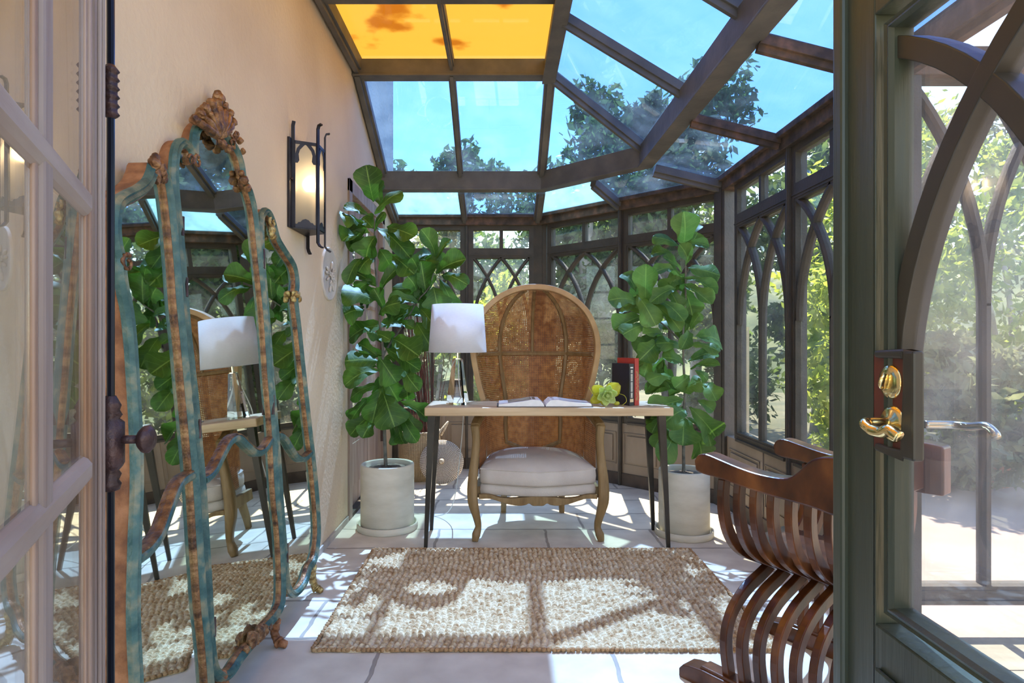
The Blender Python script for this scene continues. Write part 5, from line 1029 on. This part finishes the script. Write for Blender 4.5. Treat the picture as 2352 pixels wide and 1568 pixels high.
specs = [(-3.6, 9.0, 4.0, 1.5, m_oakleaf, 'bushy evergreen tree seen through the left French door'), (-1.6, 9.6, 4.0, 1.3, m_oakleaf, 'rounded evergreen tree behind the left back window'), (-.55, 10.6, 4.7, 1.15, m_oakleaf, 'evergreen tree rising behind the lamp and the tall fig'),
         (1.35, 10.0, 5.5, 1.35, m_oakleaf, 'tall evergreen tree rising behind the canopy chair'), (2.45, 9.0, 4.9, 1.0, m_dark, 'dusky tree behind the angled windows'), (3.3, 10.4, 6.0, 1.5, m_oakleaf, 'tallest evergreen tree, beyond the angled windows'),
         (4.6, 8.8, 4.7, 1.3, m_oakleaf, 'evergreen tree beyond the wide corner post'), (6.6, 10.5, 4.6, 1.6, m_dark, 'olive tree in front of the hillside on the right')]
for i, (x, y, h, r_, m_, lb) in enumerate(specs): tree(lb, x, y, h, r_, m_, 11+i, 5200 if i not in (7,) else 3200, low=.12 if i in (0,1,2,4) else .2)
shr = [(3.9, 6.6, 3.0, 1.0, m_yel, 'bright yellow-green shrub behind the window nearest the corner'), (3.1, 5.3, 2.5, .60, m_yel, 'bright yellow-green shrub close outside the right windows'), (4.5, 5.6, 3.1, .85, m_yel, 'tall bright shrub behind the window beside the green door'),
       (2.45, 6.9, 1.9, .75, m_oakleaf, 'low dark shrub behind the right fig'), (1.2, 7.8, 2.1, .8, m_dark, 'dusky shrub behind the desk books'), (-.2, 7.6, 1.9, .8, m_yel, 'yellow-green shrub behind the table lamp'), (-1.3, 7.4, 2.2, .7, m_oakleaf, 'green shrub behind the twig bundle'),
       (.35, 8.9, 3.5, 1.0, m_oakleaf, 'dark bushy shrub straight behind the canopy chair'), (-.95, 8.6, 3.4, .9, m_dark, 'olive shrub tall behind the left back window'), (3.6, 4.6, 1.15, .55, m_dark, 'low grey-green shrub under the right windows')]
for i, (x, y, h, r_, m_, lb) in enumerate(shr): tree(lb, x, y, h, r_, m_, 41+i, 3400, trunk=.035, low=.05, size=.055, kind='shrub', grp='shrubs outside the windows')
hed = [(4.6, 7.0, 4.0, 1.2), (5.9, 7.1, 4.1, 1.2), (7.2, 7.2, 4.4, 1.3), (8.6, 7.4, 4.6, 1.3), (5.2, 6.5, 1.2, .6), (6.3, 6.6, 1.3, .6), (7.5, 6.6, 1.3, .7)]
hl = ['nearest the right windows', 'second from the right windows', 'tallest but one', 'farthest to the right']
for i, (x, y, h, r_) in enumerate(hed): tree(('flowering hedge shrub behind the patio, %s' % hl[i]) if i < 4 else 'low bush at the foot of the patio hedge, %s' % ('left', 'middle', 'right')[i-4], x, y, h, r_, m_yel if i % 2 == 0 else m_dark, 71+i, 3600, trunk=.04, low=.06, size=.05, kind='shrub', grp='hedge beyond the patio')
# sycamore with the pale crooked trunk
sy_ = empty('sycamore_tree', (1.75, 8.2, -.21), 'sycamore with pale crooked trunk, right of the canopy chair', 'tree', 'trees beyond the glass')
b = MB(); tp = cr([P(1412, 1040, 8.2), P(1418, 930, 8.2), P(1425, 860, 8.2), P(1420, 800, 8.2), P(1395, 740, 8.2), P(1365, 700, 8.2), P(1350, 650, 8.2), P(1345, 590, 8.2), P(1352, 480, 8.2)], 5); b.tube(tp, [.15-.075*i/(len(tp)-1) for i in range(len(tp))], 10); b.tube(cr([P(1400, 745, 8.2), P(1450, 690, 8.3), P(1500, 600, 8.4), P(1530, 500, 8.5)], 5), .05, 8)
b.build('trunk', m_trunk, sy_, smooth=True); bl = []
for i, (px, py) in enumerate([(1300, 500), (1380, 440), (1480, 470), (1560, 430), (1330, 600), (1500, 560)]): foliage_blob(bl, P(px, py, 8.4), .5, 700, .07, 300+i)
leafmesh('foliage', bl, m_oakleaf, sy_)
# garden posts and planter
MB().box((1.755, 4.42, -.2), (1.815, 4.48, 1.22)).build('garden_post', mat('pale_timber', (.50, .43, .27), (.62, .55, .38), .8, scale=5, stretch=(2, 2, .3))); tag(bpy.data.objects['garden_post'], 'short pale timber post outside the window nearest the corner', 'post')  # post timber is pale tan in itself, with upright grain
pp = V(3.05, 5.9, -.2); pr_ = empty('terracotta_planter', (3.9, 4.85, -.03), 'terracotta planter on the pink patio, seen behind the outside lever', 'pot')
MB().lathe((3.9, 4.85, -.03), [(0, 0), (.14, 0), (.20, .32), (.22, .33), (.22, .37), (.19, .37), (.18, .30), (0, .30)], 28).build('body', mat('terracotta', (.42, .15, .07), (.52, .22, .11), .8, scale=8), pr_, smooth=True)
MB().lathe((3.9, 4.85, -.03), [(0, .302), (.178, .302)], 20).build('soil', m_soil, pr_)
ctex = bpy.data.textures.new('carving_relief', 'CLOUDS'); ctex.noise_scale = .018; ctex.noise_depth = 2
for o in mir.children:
    if o.name.split('.')[0] in ('carved_crest', 'shell_carving', 'apron_carving', 'foot'):
        md = o.modifiers.new('sub', 'SUBSURF'); md.levels = 1; md.render_levels = 2; md = o.modifiers.new('relief', 'DISPLACE'); md.texture = ctex; md.strength = .014; md.mid_level = .5
#MORE
